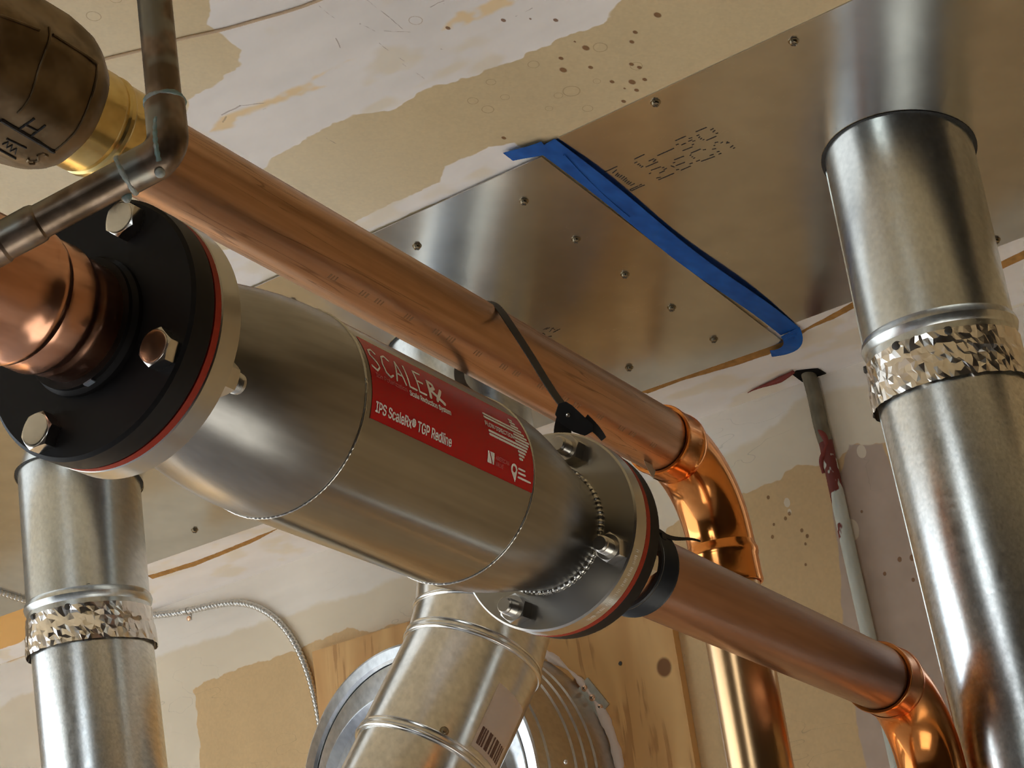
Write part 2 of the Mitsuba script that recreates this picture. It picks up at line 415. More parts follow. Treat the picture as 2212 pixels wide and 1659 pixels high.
scene['m_sheet'] = pr(proc(sheet_color), 0.17, 1.0, bump=proc(sheet_wave, 0.004), bscale=0.0022)
scene['m_foil'] = pr([0.86, 0.82, 0.77], 0.14, 1.0)
scene['m_duct'] = pr(proc(galv([0.62, 0.61, 0.58], [0.84, 0.82, 0.78], 45.0)), proc(galv_rough(0.20, 0.12)), 1.0)
scene['m_dark_seam'] = pr([0.02, 0.02, 0.02], 0.6)
scene['m_screw'] = pr([0.30, 0.25, 0.17], 0.28, 1.0)
scene['m_screw_dark'] = pr([0.05, 0.045, 0.04], 0.5)
scene['m_chrome'] = pr([0.72, 0.69, 0.65], 0.16, 1.0)
scene['m_steel_bolt'] = pr([0.60, 0.57, 0.52], 0.26, 1.0)
# ------------------------------------------------------------------ pipe materials
PF, DF = np.array([-0.84964, 0.0, 2.17539]), unit([-0.11370, 0.98909, -0.09366])      # axis of the vessel and the lower pipe
PU, DU = np.array([-1.06896, 0.0, 2.52534]), unit([-0.07560, 0.98929, -0.12485])      # axis of the valve and the upper pipe


def brushed(lo, hi, o, d, streak=14.0):
    def fn(p, n, uv):
        s, a, b = along(p, o, d)
        g = fbm(s * streak, a * 170, b * 170, 3)
        h = fbm(s * 7, a * 22, b * 22, 3)
        return mix(lo, hi, dr.clip(0.5 + (g - 0.5) * 0.9 + (h - 0.5) * 1.3, 0, 1))
    return fn


def old_copper(lo, hi, dark, o, d):
    def fn(p, n, uv):
        s, a, b = along(p, o, d)
        g = fbm(s * 7, a * 150, b * 150, 4)
        line = 1 - smoothstep(0.0, 0.018, dr.abs(fbm(s * 3.5, a * 90, b * 90, 3) - 0.52))
        c = mix(lo, hi, dr.clip(0.5 + (g - 0.5) * 2.0, 0, 1))
        return mix(c, dark, 0.55 * line * smoothstep(0.45, 0.6, fbm(s * 9, a * 30, b * 30, 2)))
    return fn


scene['m_copper_upper'] = pr(proc(old_copper([0.46, 0.25, 0.14], [0.60, 0.36, 0.23], [0.20, 0.10, 0.05], PU, DU)), 0.34, 1.0)
scene['m_copper_lower'] = pr(proc(brushed([0.34, 0.175, 0.11], [0.45, 0.25, 0.17], PF, DF, 9.0)), 0.32, 1.0)
scene['m_copper_riser'] = pr(proc(brushed([0.58, 0.34, 0.16], [0.68, 0.43, 0.22], [-1.23, 2.1, 2.0], [0, 0, 1.0], 4.0)), 0.26, 1.0)
scene['m_copper_bright'] = pr(proc(lambda p, n, uv: mix([0.78, 0.27, 0.065], [0.90, 0.37, 0.12], fbm(mi.Float(p.x) * 60, mi.Float(p.y) * 60, mi.Float(p.z) * 25, 3))),
                              proc(lambda p, n, uv: 0.10 + 0.12 * fbm(mi.Float(p.x) * 40, mi.Float(p.y) * 40, mi.Float(p.z) * 40, 3)), 1.0)
scene['m_copper_fitting'] = pr(proc(brushed([0.62, 0.29, 0.17], [0.80, 0.44, 0.30], PF, DF, 30.0)), 0.22, 1.0)
scene['m_steel'] = pr(proc(brushed([0.26, 0.248, 0.23], [0.38, 0.368, 0.35], PF, DF, 10.0)), proc(lambda p, n, uv: 0.24 + 0.10 * fbm(mi.Float(p.x) * 20, mi.Float(p.y) * 20, mi.Float(p.z) * 20, 3)), 1.0)
scene['m_steel_body'] = pr(proc(brushed([0.26, 0.252, 0.24], [0.38, 0.372, 0.36], PF, DF, 5.0)), 0.17, 1.0)
scene['m_steel_flange'] = pr([0.56, 0.54, 0.50], 0.22, 1.0)
scene['m_weld'] = pr([0.62, 0.60, 0.55], 0.20, 1.0)
scene['m_black'] = pr([0.007, 0.006, 0.006], 0.5, spec=0.22)
scene['m_black_strap'] = pr([0.012, 0.010, 0.010], 0.55, spec=0.3)
scene['m_black_plastic'] = pr([0.018, 0.019, 0.021], 0.35, spec=0.5)
scene['m_gasket'] = pr(srgb(150, 42, 24), 0.55, spec=0.3)
scene['m_label'] = pr(srgb(178, 4, 20), 0.3, spec=0.35, two=True)
scene['m_print_white'] = pr(srgb(240, 232, 228), 0.45, two=True)
scene['m_print_pink'] = pr(srgb(214, 110, 110), 0.45, two=True)
scene['m_ink'] = pr([0.015, 0.013, 0.014], 0.6, two=True)
scene['m_tape_blue'] = pr(proc(lambda p, n, uv: mix(srgb(8, 66, 142), srgb(32, 100, 182), fbm(mi.Float(p.x) * 90, mi.Float(p.y) * 40, mi.Float(p.z) * 90, 3))), 0.55, spec=0.3, two=True)


def tarnish(p, n, uv):
    x, y, z = mi.Float(p.x), mi.Float(p.y), mi.Float(p.z)
    a = fbm(x * 70, y * 70, z * 45, 4)
    c = mix([0.15, 0.105, 0.07], [0.30, 0.22, 0.165], smoothstep(0.35, 0.65, a))
    return mix(c, [0.27, 0.27, 0.24], smoothstep(0.45, 0.60, fbm(x * 40 + 9, y * 40, z * 40, 3)) * 0.8)


scene['m_tarnish'] = pr(proc(tarnish), 0.33, 0.9)
scene['m_solder'] = pr(proc(lambda p, n, uv: mix([0.34, 0.35, 0.32], [0.22, 0.31, 0.29], smoothstep(0.4, 0.6, fbm(mi.Float(p.x) * 160, mi.Float(p.y) * 160, mi.Float(p.z) * 160, 3)))), 0.5, 0.35)


def bronze(p, n, uv):
    x, y, z = mi.Float(p.x), mi.Float(p.y), mi.Float(p.z)
    a = fbm(x * 35, y * 35, z * 35, 4)
    return mix([0.13, 0.085, 0.04], [0.26, 0.19, 0.115], smoothstep(0.3, 0.7, a))


scene['m_bronze'] = pr(proc(bronze), 0.42, 0.85, bump=proc(lambda p, n, uv: fbm(mi.Float(p.x) * 500, mi.Float(p.y) * 500, mi.Float(p.z) * 500, 2)), bscale=0.0003)
scene['m_brass'] = pr(proc(lambda p, n, uv: mix([0.62, 0.44, 0.15], [0.86, 0.68, 0.32], fbm(mi.Float(p.x) * 90, mi.Float(p.y) * 90, mi.Float(p.z) * 90, 3))), 0.20, 1.0)


def wood(p, n, uv):
    x, z = mi.Float(p.x), mi.Float(p.z)
    w = fbm(x * 6, z * 2.2, 1.0, 3)
    g = fbm(x * 95 + w * 9, z * 9, 2.0, 4)
    band = fbm(x * 22 + w * 5, z * 3.0, 5.0, 3)
    c = mix(srgb(206, 156, 98), srgb(224, 180, 120), dr.clip(0.5 + (band - 0.5) * 1.6, 0, 1))
    c = mix(c, srgb(158, 100, 50), 0.5 * smoothstep(0.56, 0.68, g) * smoothstep(0.45, 0.62, fbm(x * 30, z * 12, 9.0, 3)))
    for (kx, kz, kr) in ((-1.842, 2.186, 0.017), (-2.025, 2.196, 0.016), (-1.93, 2.213, 0.004)):
        d = dr.sqrt(dr.square((x - kx) * 1.0) + dr.square((z - kz) * 0.9)) / kr
        c = mix(c, srgb(112, 68, 34), 0.9 * (1 - smoothstep(0.7, 1.05, d)))
    return c


scene['m_plywood'] = pr(proc(wood), 0.6, spec=0.3)
scene['m_ply_edge'] = pr(srgb(120, 84, 46), 0.7)
def conduit_paint(p, n, uv):
    x, y, z = mi.Float(p.x), mi.Float(p.y), mi.Float(p.z)
    c = mix(srgb(176, 180, 168), srgb(206, 208, 198), fbm(x * 50, y * 50, z * 18, 3))
    red = smoothstep(0.44, 0.50, fbm(x * 70, y * 70, z * 34, 3) + 0.32 - 2.6 * dr.abs(z - 2.475) - 0.1)
    return mix(c, srgb(108, 44, 36), red)


scene['m_conduit'] = pr(proc(conduit_paint), 0.5, spec=0.4)
scene['m_conduit_grey'] = pr(proc(lambda p, n, uv: mix(srgb(92, 84, 66), srgb(132, 124, 104), fbm(mi.Float(p.x) * 80, mi.Float(p.y) * 80, mi.Float(p.z) * 50, 3))), 0.5, 0.4)
scene['m_caulk'] = pr(srgb(122, 48, 40), 0.55, spec=0.4)
scene['m_hole'] = pr([0.01, 0.009, 0.008], 0.9, spec=0.1, two=True)
scene['m_armor'] = pr([0.60, 0.59, 0.56], 0.28, 1.0)
scene['m_wire'] = pr(srgb(196, 170, 138), 0.6)
scene['m_white_caulk'] = pr(srgb(228, 214, 206), 0.6)
scene['m_drum'] = pr(proc(galv([0.52, 0.54, 0.56], [0.80, 0.82, 0.84], 40.0)), 0.24, 1.0)
scene['m_drum_side'] = pr(proc(galv([0.52, 0.50, 0.46], [0.64, 0.62, 0.58], 60.0)), 0.34, 1.0)
scene['m_copper_screw'] = pr([0.80, 0.52, 0.34], 0.3, 1.0)
scene['m_plastic_scrap'] = pr(srgb(196, 184, 164), 0.35, spec=0.6, two=True)

# ------------------------------------------------------------------ the room
XL, XR, YB = -4.4, 2.4, -3.2


def sheared_slab(x0, x1, y0, y1, off, thick):
    m = trimesh.creation.box([x1 - x0, y1 - y0, thick])
    m.apply_translation([(x0 + x1) / 2, (y0 + y1) / 2, thick / 2])
    m.vertices[:, 2] += zc(m.vertices[:, 1]) + off
    return m


struct('ceiling', sheared_slab(XL, XR, YB, WALL_Y, 0.0015, 0.08), 'm_ceiling', 'sloping drywall ceiling with torn paper and joint compound')
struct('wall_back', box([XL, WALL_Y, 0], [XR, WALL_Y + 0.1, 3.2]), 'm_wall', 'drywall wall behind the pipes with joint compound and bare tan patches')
struct('floor', box([XL, YB, -0.1], [XR, WALL_Y, 0]), 'm_floor')
struct('wall_right', box([XR, YB, 0], [XR + 0.1, WALL_Y, 4.0]), 'm_dark_wall')
# wide door opening to the daylight in the left wall
WY0, WY1, WZ0, WZ1 = -2.4, 1.9, 0.12, 2.75
struct('wall_left', joined(box([XL - .1, YB, 0], [XL, WALL_Y, WZ0]), box([XL - .1, YB, WZ1], [XL, WALL_Y, 4.0]),
                           box([XL - .1, YB, WZ0], [XL, WY0, WZ1]), box([XL - .1, WY1, WZ0], [XL, WALL_Y, WZ1])), 'm_plain_wall')
# high window behind the camera: the sun falls through it onto the floor under the pipes
FX0, FX1, FZ0, FZ1 = -1.35, 0.05, 2.2, 3.3
struct('wall_front', joined(box([XL, YB - .1, FZ1], [XR, YB, 4.2]), box([XL, YB - .1, 0], [XR, YB, FZ0]),
                            box([XL, YB - .1, FZ0], [FX0, YB, FZ1]), box([FX1, YB - .1, FZ0], [XR, YB, FZ1])), 'm_dark_wall')

# ------------------------------------------------------------------ sheet-metal panels on the ceiling
def panel(poly, off, thick=0.0012):
    m = trimesh.creation.extrude_polygon(poly, thick, engine='earcut')
    m = m.subdivide_to_size(0.25)
    m.vertices[:, 2] += zc(m.vertices[:, 1]) + off
    return m


VR, VM, VL = np.array([-1.0216, 2.4225, 0]), np.array([-1.8701, 2.4640, 0]), np.array([-2.7181, 2.3840, 0])
RR, RM, RL = 0.1016, 0.1090, 0.1105
for v in (VR, VM, VL):
    v[2] = zc(v[1])


def hole(v, r):
    return sg.Point(v[0], v[1]).buffer(r * 1.055, 48)


SCREW = lathe([0, 0, 0], [0, 0, -1], [(0, .0072), (.0010, .0072), (.0012, .0054), (.0048, .0050), (.0056, .0040), (.0058, .0010)], 20)


def screw_on(parent, x, y, off):
    o = np.array([x, y, zc(y) + off])
    m = place(SCREW, o, np.array([1, 0, 0]), np.array([0, math.cos(TILT), -math.sin(TILT)]), CEIL_N)
    key = obj('screw', m, 'm_screw', parent, 40)
    sl = [box([-.0036, -.0007, -.0062], [.0036, .0007, -.0050]), box([-.0007, -.0036, -.0062], [.0007, .0036, -.0050])]
    obj('slot', place(joined(*sl), o, np.array([1, 0, 0]), np.array([0, math.cos(TILT), -math.sin(TILT)]), CEIL_N), 'm_screw_dark', key, False)


p1 = thing('sheet_metal_panel', 'galvanised sheet on the ceiling left of the blue tape, with a column of screws', 'metal panel')
left_poly = sg.Polygon([(-4.3, 2.085), (-1.405, 2.108), (-1.430, 2.762), (-2.95, 2.724), (-4.3, 2.70)]).difference(hole(VM, RM)).difference(hole(VL, RL))
obj('sheet', panel(left_poly, -0.004), 'm_sheet', p1, False)
for (x, y) in ((-1.692, 2.171), (-1.493, 2.178), (-1.498, 2.305), (-1.502, 2.431), (-1.505, 2.557), (-1.511, 2.682), (-1.674, 2.673), (-2.719, 2.668), (-3.136, 2.516), (-1.95, 2.17)):
    screw_on(p1, x, y, -0.004)
p2 = thing('sheet_metal_panel', 'galvanised sheet on the ceiling right of the blue tape, stamped with dotted ink print', 'metal panel')
right_poly = sg.Polygon([(-1.400, 2.093), (0.6, 2.093), (0.6, 2.716), (-1.425, 2.728)]).difference(hole(VR, RR))
obj('sheet', panel(right_poly, 0.0), 'm_sheet', p2, False)
for (x, y) in ((-0.998, 2.115), (-1.211, 2.110), (-1.02, 2.706), (-0.60, 2.12), (-0.60, 2.70)):
    screw_on(p2, x, y, 0.0)


def on_ceiling(x, y, off):
    return np.array([x, y, zc(y) + off])


# dotted ink print on the right panel: rows of short strokes, as (x, y) pairs in metres
INK = [
  ((-1.2082, 2.1991), (-1.1905, 2.1997), 0.0018),
  ((-1.1905, 2.2082), (-1.1848, 2.2076), 0.0018),
  ((-1.1907, 2.2145), (-1.1856, 2.2122), 0.0018),
  ((-1.1895, 2.2196), (-1.186, 2.2204), 0.0018),
  ((-1.2084, 2.2248), (-1.1921, 2.2251), 0.0018),
  ((-1.2127, 2.2073), (-1.2083, 2.2077), 0.0018),
  ((-1.2133, 2.2132), (-1.2099, 2.2117), 0.0018),
  ((-1.2134, 2.2175), (-1.2099, 2.216), 0.0018),
  ((-1.212, 2.2207), (-1.2092, 2.2209), 0.0018),
  ((-1.2421, 2.1985), (-1.2245, 2.1988), 0.0018),
  ((-1.2248, 2.206), (-1.2196, 2.207), 0.0018),
  ((-1.2291, 2.2112), (-1.2225, 2.2111), 0.0018),
  ((-1.2249, 2.2146), (-1.2201, 2.2153), 0.0018),
  ((-1.2472, 2.2073), (-1.2427, 2.2077), 0.0018),
  ((-1.2415, 2.212), (-1.2333, 2.2121), 0.0018),
  ((-1.2302, 2.2212), (-1.2264, 2.221), 0.0018),
  ((-1.2479, 2.2243), (-1.2318, 2.2253), 0.0018),
  ((-1.282, 2.2121), (-1.2536, 2.212), 0.0018),
  ((-1.3119, 2.1988), (-1.2937, 2.1981), 0.0018),
  ((-1.3172, 2.2068), (-1.3124, 2.2062), 0.0018),
  ((-1.3167, 2.2128), (-1.3123, 2.2119), 0.0018),
  ((-1.3163, 2.2165), (-1.3129, 2.2159), 0.0018),
  ((-1.3165, 2.2209), (-1.3121, 2.2199), 0.0018),
  ((-1.2988, 2.2151), (-1.2894, 2.2149), 0.0018),
  ((-1.2957, 2.2209), (-1.2885, 2.2178), 0.0018),
  ((-1.311, 2.2242), (-1.2898, 2.2246), 0.0018),
  ((-1.3098, 2.2353), (-1.2939, 2.237), 0.0018),
  ((-1.2943, 2.2401), (-1.2905, 2.2408), 0.0018),
  ((-1.2949, 2.2452), (-1.2894, 2.2452), 0.0018),
  ((-1.3051, 2.2483), (-1.2953, 2.2483), 0.0018),
  ((-1.317, 2.2409), (-1.3135, 2.2403), 0.0018),
  ((-1.3155, 2.2558), (-1.3089, 2.2577), 0.0018),
  ((-1.3158, 2.2613), (-1.2888, 2.2615), 0.0018),
  ((-1.27, 2.2351), (-1.2538, 2.2361), 0.0018),
  ((-1.2757, 2.2405), (-1.2719, 2.2403), 0.0018),
  ((-1.2816, 2.2436), (-1.2797, 2.2496), 0.0018),
  ((-1.2762, 2.248), (-1.2611, 2.249), 0.0018),
  ((-1.2819, 2.2569), (-1.2778, 2.258), 0.0018),
  ((-1.2774, 2.2617), (-1.2605, 2.2619), 0.0018),
  ((-1.259, 2.2563), (-1.2537, 2.2573), 0.0018),
  ((-1.2426, 2.2363), (-1.226, 2.2366), 0.0018),
  ((-1.2252, 2.2405), (-1.2208, 2.2419), 0.0018),
  ((-1.2472, 2.2403), (-1.2442, 2.2395), 0.0018),
  ((-1.2472, 2.2447), (-1.2447, 2.2445), 0.0018),
  ((-1.2473, 2.2491), (-1.2439, 2.2485), 0.0018),
  ((-1.2482, 2.2573), (-1.242, 2.2578), 0.0018),
  ((-1.2428, 2.2616), (-1.221, 2.2638), 0.0018),
  ((-1.2258, 2.2577), (-1.2196, 2.2583), 0.0018),
  ((-1.203, 2.2367), (-1.1978, 2.2377), 0.0018),
  ((-1.1971, 2.2427), (-1.1929, 2.2417), 0.0018),
  ((-1.208, 2.2414), (-1.2051, 2.2415), 0.0018),
  ((-1.2143, 2.2472), (-1.2092, 2.2492), 0.0018),
  ((-1.2133, 2.2568), (-1.2088, 2.2572), 0.0018),
  ((-1.2143, 2.2626), (-1.2098, 2.263), 0.0018),
  ((-1.1914, 2.2473), (-1.1866, 2.2489), 0.0018),
  ((-1.1892, 2.2458), (-1.1871, 2.2453), 0.0018),
  ((-1.1925, 2.2594), (-1.1866, 2.2576), 0.0018),
  ((-1.1909, 2.264), (-1.1876, 2.2634), 0.0018),
  ((-1.3631, 2.1977), (-1.3515, 2.198), 0.0018),
  ((-1.3515, 2.198), (-1.3407, 2.1978), 0.0018),
  ((-1.3558, 2.207), (-1.3459, 2.2038), 0.0018),
  ((-1.3564, 2.2145), (-1.3491, 2.2114), 0.0018),
  ((-1.3561, 2.2182), (-1.3497, 2.2154), 0.0018),
  ((-1.3558, 2.2219), (-1.3476, 2.2194), 0.0018),
  ((-1.3556, 2.2267), (-1.3474, 2.2241), 0.0018),
  ((-1.3558, 2.2311), (-1.3472, 2.2289), 0.0018),
  ((-1.356, 2.2356), (-1.3491, 2.2331), 0.0018),
  ((-1.3562, 2.24), (-1.3489, 2.2378), 0.0018),
  ((-1.3558, 2.2438), (-1.3485, 2.2416), 0.0018),
  ((-1.3551, 2.2478), (-1.3468, 2.2476), 0.0018),
  ((-1.362, 2.2597), (-1.3471, 2.259), 0.0018),
  ((-1.3614, 2.2555), (-1.347, 2.2556), 0.0018),
  ((-1.3471, 2.259), (-1.338, 2.2594), 0.0018),
  ((-1.3614, 2.2555), (-1.362, 2.2597), 0.0018),
  ((-1.3457, 2.2555), (-1.3404, 2.2551), 0.0018),
]
NOTE = [
  ((-1.7044, 2.4847), (-1.6946, 2.4836), 0.0012),
  ((-1.7017, 2.4869), (-1.6919, 2.4858), 0.0012),
  ((-1.7016, 2.4961), (-1.6874, 2.4895), 0.0012),
  ((-1.6915, 2.4891), (-1.6899, 2.4965), 0.0012),
  ((-1.6985, 2.5016), (-1.6822, 2.4998), 0.0012),
  ((-1.6943, 2.502), (-1.6863, 2.4994), 0.0012),
  ((-1.7183, 2.4946), (-1.7111, 2.4931), 0.0012),
  ((-1.7111, 2.4931), (-1.7125, 2.4993), 0.0012),
  ((-1.7179, 2.5072), (-1.7068, 2.5083), 0.0012),
  ((-1.7137, 2.5075), (-1.7068, 2.5101), 0.0012),
]

inkm = []
for (xa, ya), (xb, yb), wd in INK:
    inkm.append(ribbon([on_ceiling(xa, ya, -.0003), on_ceiling((xa + xb) / 2, (ya + yb) / 2, -.0003), on_ceiling(xb, yb, -.0003)], np.cross(np.array([xb - xa, yb - ya, 0]), CEIL_N), wd, .0003))
labels[obj('ink_print', joined(*inkm), 'm_ink', p2, False)] = {'label': 'black dotted stencil characters', 'kind': 'stuff'}
note = []
for (xa, ya), (xb, yb), wd in NOTE:
    note.append(ribbon([on_ceiling(xa, ya, -.0043), on_ceiling((xa + xb) / 2, (ya + yb) / 2, -.0043), on_ceiling(xb, yb, -.0043)], np.cross(np.array([xb - xa, yb - ya, 0]), CEIL_N), wd, .0003))
obj('marker_note', joined(*note), 'm_ink', p1, False, 'small handwritten marker note')
# ------------------------------------------------------------------ blue masking tape over the seam of the panels
tp = thing('masking_tape', 'strip of blue masking tape over the seam of the ceiling sheets, ends folded over', 'tape')
tl = []
for i in range(41):
    t = i / 40
    x = -1.382 + t * (-1.404 + 1.382) + 0.0035 * math.sin(3.0 * t * math.pi)
    y = 2.088 + t * (2.742 - 2.088)
    sag = 0.004 + 0.004 * math.sin(math.pi * t) + 0.0015 * math.sin(11 * t)
    tl.append(on_ceiling(x, y, -sag))
obj('strip', ribbon(tl, [1, 0, 0.09], 0.034, 0.0006), 'm_tape_blue', tp, 30)
fold = [on_ceiling(-1.385, 2.093, -.0048), on_ceiling(-1.402, 2.088, -.0060), on_ceiling(-1.424, 2.082, -.0052), on_ceiling(-1.441, 2.080, -.0035)]
obj('folded_end', ribbon(spline(fold, 14), [0, 1, -.2], np.linspace(0.030, 0.024, 14), 0.0006), 'm_tape_blue', tp, 30, 'torn end folded back on the drywall')
fold = [on_ceiling(-1.402, 2.738, -.0055), on_ceiling(-1.412, 2.760, -.012), on_ceiling(-1.440, 2.778, -.010), on_ceiling(-1.463, 2.775, -.008)]
obj('folded_end', ribbon(spline(fold, 16), [.55, .8, -.2], np.linspace(0.034, 0.022, 16), 0.0006), 'm_tape_blue', tp, 30, 'loose end curled towards the wall')
cre = [on_ceiling(-1.383 + .008, 2.12, -.0072), on_ceiling(-1.388, 2.20, -.0088), on_ceiling(-1.394 - .004, 2.30, -.0092)]
obj('crease', ribbon(spline(cre, 12), [1, 0, .1], 0.0022, 0.0008), 'm_tape_blue', tp, 30)


# ------------------------------------------------------------------ vent pipes
def foil_band(p, d, s0, s1, r0, r1, seed):
    """Crumpled foil: broad flat facets above, tight pleats along the lower edge."""
    g = np.random.default_rng(seed)
    n, k = 110, 9
    d, a, b = frame(d)
    V = []
    for i in range(k):
        t = i / (k - 1)
        s = s0 + (s1 - s0) * t
        r = r0 + (r1 - r0) * smooth01((t - .3) / .35) + .0010
        th = (np.arange(n) + (g.random(n) - .5) * .95) * 2 * np.pi / n
        q = np.stack([np.cos(th) * 5 + seed, np.sin(th) * 5, np.full(n, t * 2.2)], -1)
        big = (meshkit.noise(q, seed) - .5) * .0030
        fold = np.abs(meshkit.noise(q * 3.1, seed + 3) - .5) * .0030 * (t < .6)
        pleat = (g.random(n) - .5) * (.0022 if t > .55 else .0004) + (.0008 * np.sin(np.arange(n) * math.pi * .66) if t > .6 else 0)
        rr = r + np.abs(big) + fold + np.maximum(pleat, -.0008)
        ss = s + (g.random(n) - .5) * (.0060 if 0 < i < k - 1 else .0014)
        V.append(np.asarray(p) + ss[:, None] * d + rr[:, None] * (np.cos(th)[:, None] * a + np.sin(th)[:, None] * b))
    V = np.vstack(V)
    i, j = np.meshgrid(np.arange(k - 1), np.arange(n), indexing='ij')
    A_, B_, C_, D_ = i * n + j, i * n + (j + 1) % n, (i + 1) * n + (j + 1) % n, (i + 1) * n + j
    return trimesh.Trimesh(V, np.concatenate([np.stack([A_, B_, C_], -1).reshape(-1, 3), np.stack([A_, C_, D_], -1).reshape(-1, 3)]), process=False)


def smooth01(t):
    t = min(1, max(0, t))
    return t * t * (3 - 2 * t)


DN = np.array([0, 0, -1.0])


def vent(top, r, label, l_upper, lean, seed, seam_deg, lower_len=1.75):
    v = thing('vent_pipe', label, 'vent pipe')
    p0 = top + np.array([0, 0, 0.06])
    l = l_upper + 0.06
    prof = [(0, r), (l - .058, r), (l - .054, r + .0030), (l - .047, r + .0048), (l - .040, r + .0030), (l - .036, r), (l - .004, r), (l, r - .001)]
    u = obj('upper_pipe', lathe(p0, DN, prof, 128, (False, False)), 'm_galvanised', v, 25)
    a = math.radians(seam_deg)
    side = np.array([math.cos(a), math.sin(a), 0])
    obj('seam', ribbon([p0 + side * (r + .0012) + DN * .03, p0 + side * (r + .0012) + DN * (l * .5), p0 + side * (r + .0012) + DN * (l - .06)], np.cross(side, DN), 0.007, 0.0028), 'm_galvanised', u, False)
    obj('rim_gap', lathe(top + np.array([0, 0, -.0008]), CEIL_N, [(-.0004, r * 1.058), (.0012, r * 1.058), (.0012, r * 1.0), (-.0002, r * 1.0), (-.0004, r * 1.058)], 96, (False, False)), 'm_dark_seam', v, False, 'dark gap round the pipe where it passes the sheet')
    q = p0 + DN * (l - .012)
    d2 = unit(DN + lean * RIGHT)
    low = obj('lower_pipe', lathe(q, d2, [(-.01, r * .985), (.05, r * .985), (lower_len, r * .985)], 128, (False, False)), 'm_galv_bright', v, 30, 'brighter lower length of pipe')
    side2 = unit(side - d2 * (side @ d2))
    obj('seam', ribbon([q + side2 * r * .993 + d2 * .03, q + side2 * r * .993 + d2 * .6, q + side2 * r * .993 + d2 * (lower_len - .02)], np.cross(side2, d2), 0.006, 0.0026), 'm_galv_bright', low, False)
    obj('foil_tape', foil_band(q, unit(DN + .4 * lean * RIGHT), -.014, .052, r + .0012, r * .985 + .0065, seed), 'm_foil', v, False, 'crinkled foil tape round the joint')
    # small screws that hold the joint
    for ang in (-60, -100, -150):
        b = math.radians(ang)
        sd = np.array([math.cos(b), math.sin(b), 0])
        o = p0 + DN * (l - .022) + sd * (r + .0008)
        obj('screw', place(SCREW, o, np.cross(DN, sd), DN, -sd), 'm_screw_dark', u, 40)
    return v


vent(VR, RR, 'galvanised vent pipe on the right, beside the copper elbows, foil tape at its joint', 0.322, 0.030, 3, 196)
vent(VL, RL, 'galvanised vent pipe at the far left, behind the flange, foil tape at its joint', 0.288, 0.030, 5, -40)

# ------------------------------------------------------------------ middle vent with the segmented elbow
mv = thing('vent_pipe', 'galvanised vent pipe behind the steel vessel, bending down in an elbow of rolled segments', 'vent pipe')
leg_end = spot_at(905, 1676, 3.02)
A = VM + DN * 0.415
leg = unit(0.50 * (-unit(A - EYE)) + 0.866 * unit(-0.43 * RIGHT + 0.90 * DOWN))
obj('upper_pipe', lathe(VM + [0, 0, .06], DN, [(0, RM), (.345, RM)], 128, (False, False)), 'm_galvanised', mv, 25)
obj('rim_gap', lathe(VM + np.array([0, 0, -.0048]), CEIL_N, [(-.0004, RM * 1.058), (.0012, RM * 1.058), (.0012, RM * 1.0), (-.0002, RM * 1.0), (-.0004, RM * 1.058)], 96, (False, False)), 'm_dark_seam', mv, False)


def gore(c0, n0, c1, n1, d, r):
    """One segment of a mitred elbow: the tube of radius r along d between two cut planes."""
    n = 96
    d, a, b = frame(d)
    th = np.arange(n) * 2 * np.pi / n
    ring = r * (np.cos(th)[:, None] * a + np.sin(th)[:, None] * b)
    V = []
    for c_, nn in ((c0, n0), (c1, n1)):
        s = -(ring @ nn) / (d @ nn)
        V.append(c_ + ring + s[:, None] * d)
    i = np.arange(n)
    j = (i + 1) % n
    return trimesh.Trimesh(np.vstack(V), np.vstack([np.stack([i, i + n, j + n], 1), np.stack([i, j + n, j], 1)]), process=False), V


dirs = [DN] + [unit(DN * (1 - t) + leg * t) for t in (0.36, 0.70)] + [leg]
pts = [A + np.array([0, 0, 0.13])]
pts.append(A + np.array([0, 0, 0.045]))
pts.append(pts[-1] + dirs[1] * 0.075)
pts.append(pts[-1] + dirs[2] * 0.075)
pts.append(pts[-1] + dirs[3] * 0.185)
pts.append(pts[-1] + dirs[3] * 0.19)
pts.append(pts[-1] + dirs[3] * 0.60)
sd = [DN, dirs[1], dirs[2], dirs[3], dirs[3], dirs[3]]
cut = [DN] + [unit(sd[i] + sd[i - 1]) for i in range(1, 6)] + [leg]
rads = [RM, RM, RM, RM * 1.0, RM * .985, RM * .97]
for i in range(6):
    m, V = gore(pts[i], cut[i], pts[i + 1], cut[i + 1], sd[i], rads[i])
    k = obj('gore', m, 'm_duct', mv, 25)
    if i < 5:
        ringpts = [pts[i + 1] + (v - pts[i + 1]) * 1.0 for v in V[1]]
        P = np.array(ringpts + ringpts[:2])
        obj('bead', tube(P, 0.0042, 10, False), 'm_duct', k, 40)
        off = -sd[i] * 0.011
        if i >= 2:
            obj('bead', tube(P + off, 0.0026, 8, False), 'm_duct', k, 40)
# faded shipping label with bars on the straight leg, and a screw
d_, a_, b_ = frame(leg)
q = pts[3]


def on_leg(s, ang, dr_=0.0008):
    return q + leg * s + (RM + dr_) * (math.cos(ang) * a_ + math.sin(ang) * b_)


to_eye = EYE - (q + leg * .1)
ang0 = math.atan2(to_eye @ b_, to_eye @ a_)
RIGHTANG = 1 if (np.cos(ang0 + .1) * a_ + np.sin(ang0 + .1) * b_ - np.cos(ang0) * a_ - np.sin(ang0) * b_) @ RIGHT > 0 else -1


def leg_patch(s0, s1, t0, t1, lift=0.0006):
    n = 14
    V = [on_leg(s, ang0 + RIGHTANG * math.radians(t), lift) for s in (s0, s1) for t in np.linspace(t0, t1, n)]
    i = np.arange(n - 1)
    return trimesh.Trimesh(V, np.vstack([np.stack([i, i + 1, i + n + 1], 1), np.stack([i, i + n + 1, i + n], 1)]), process=False)


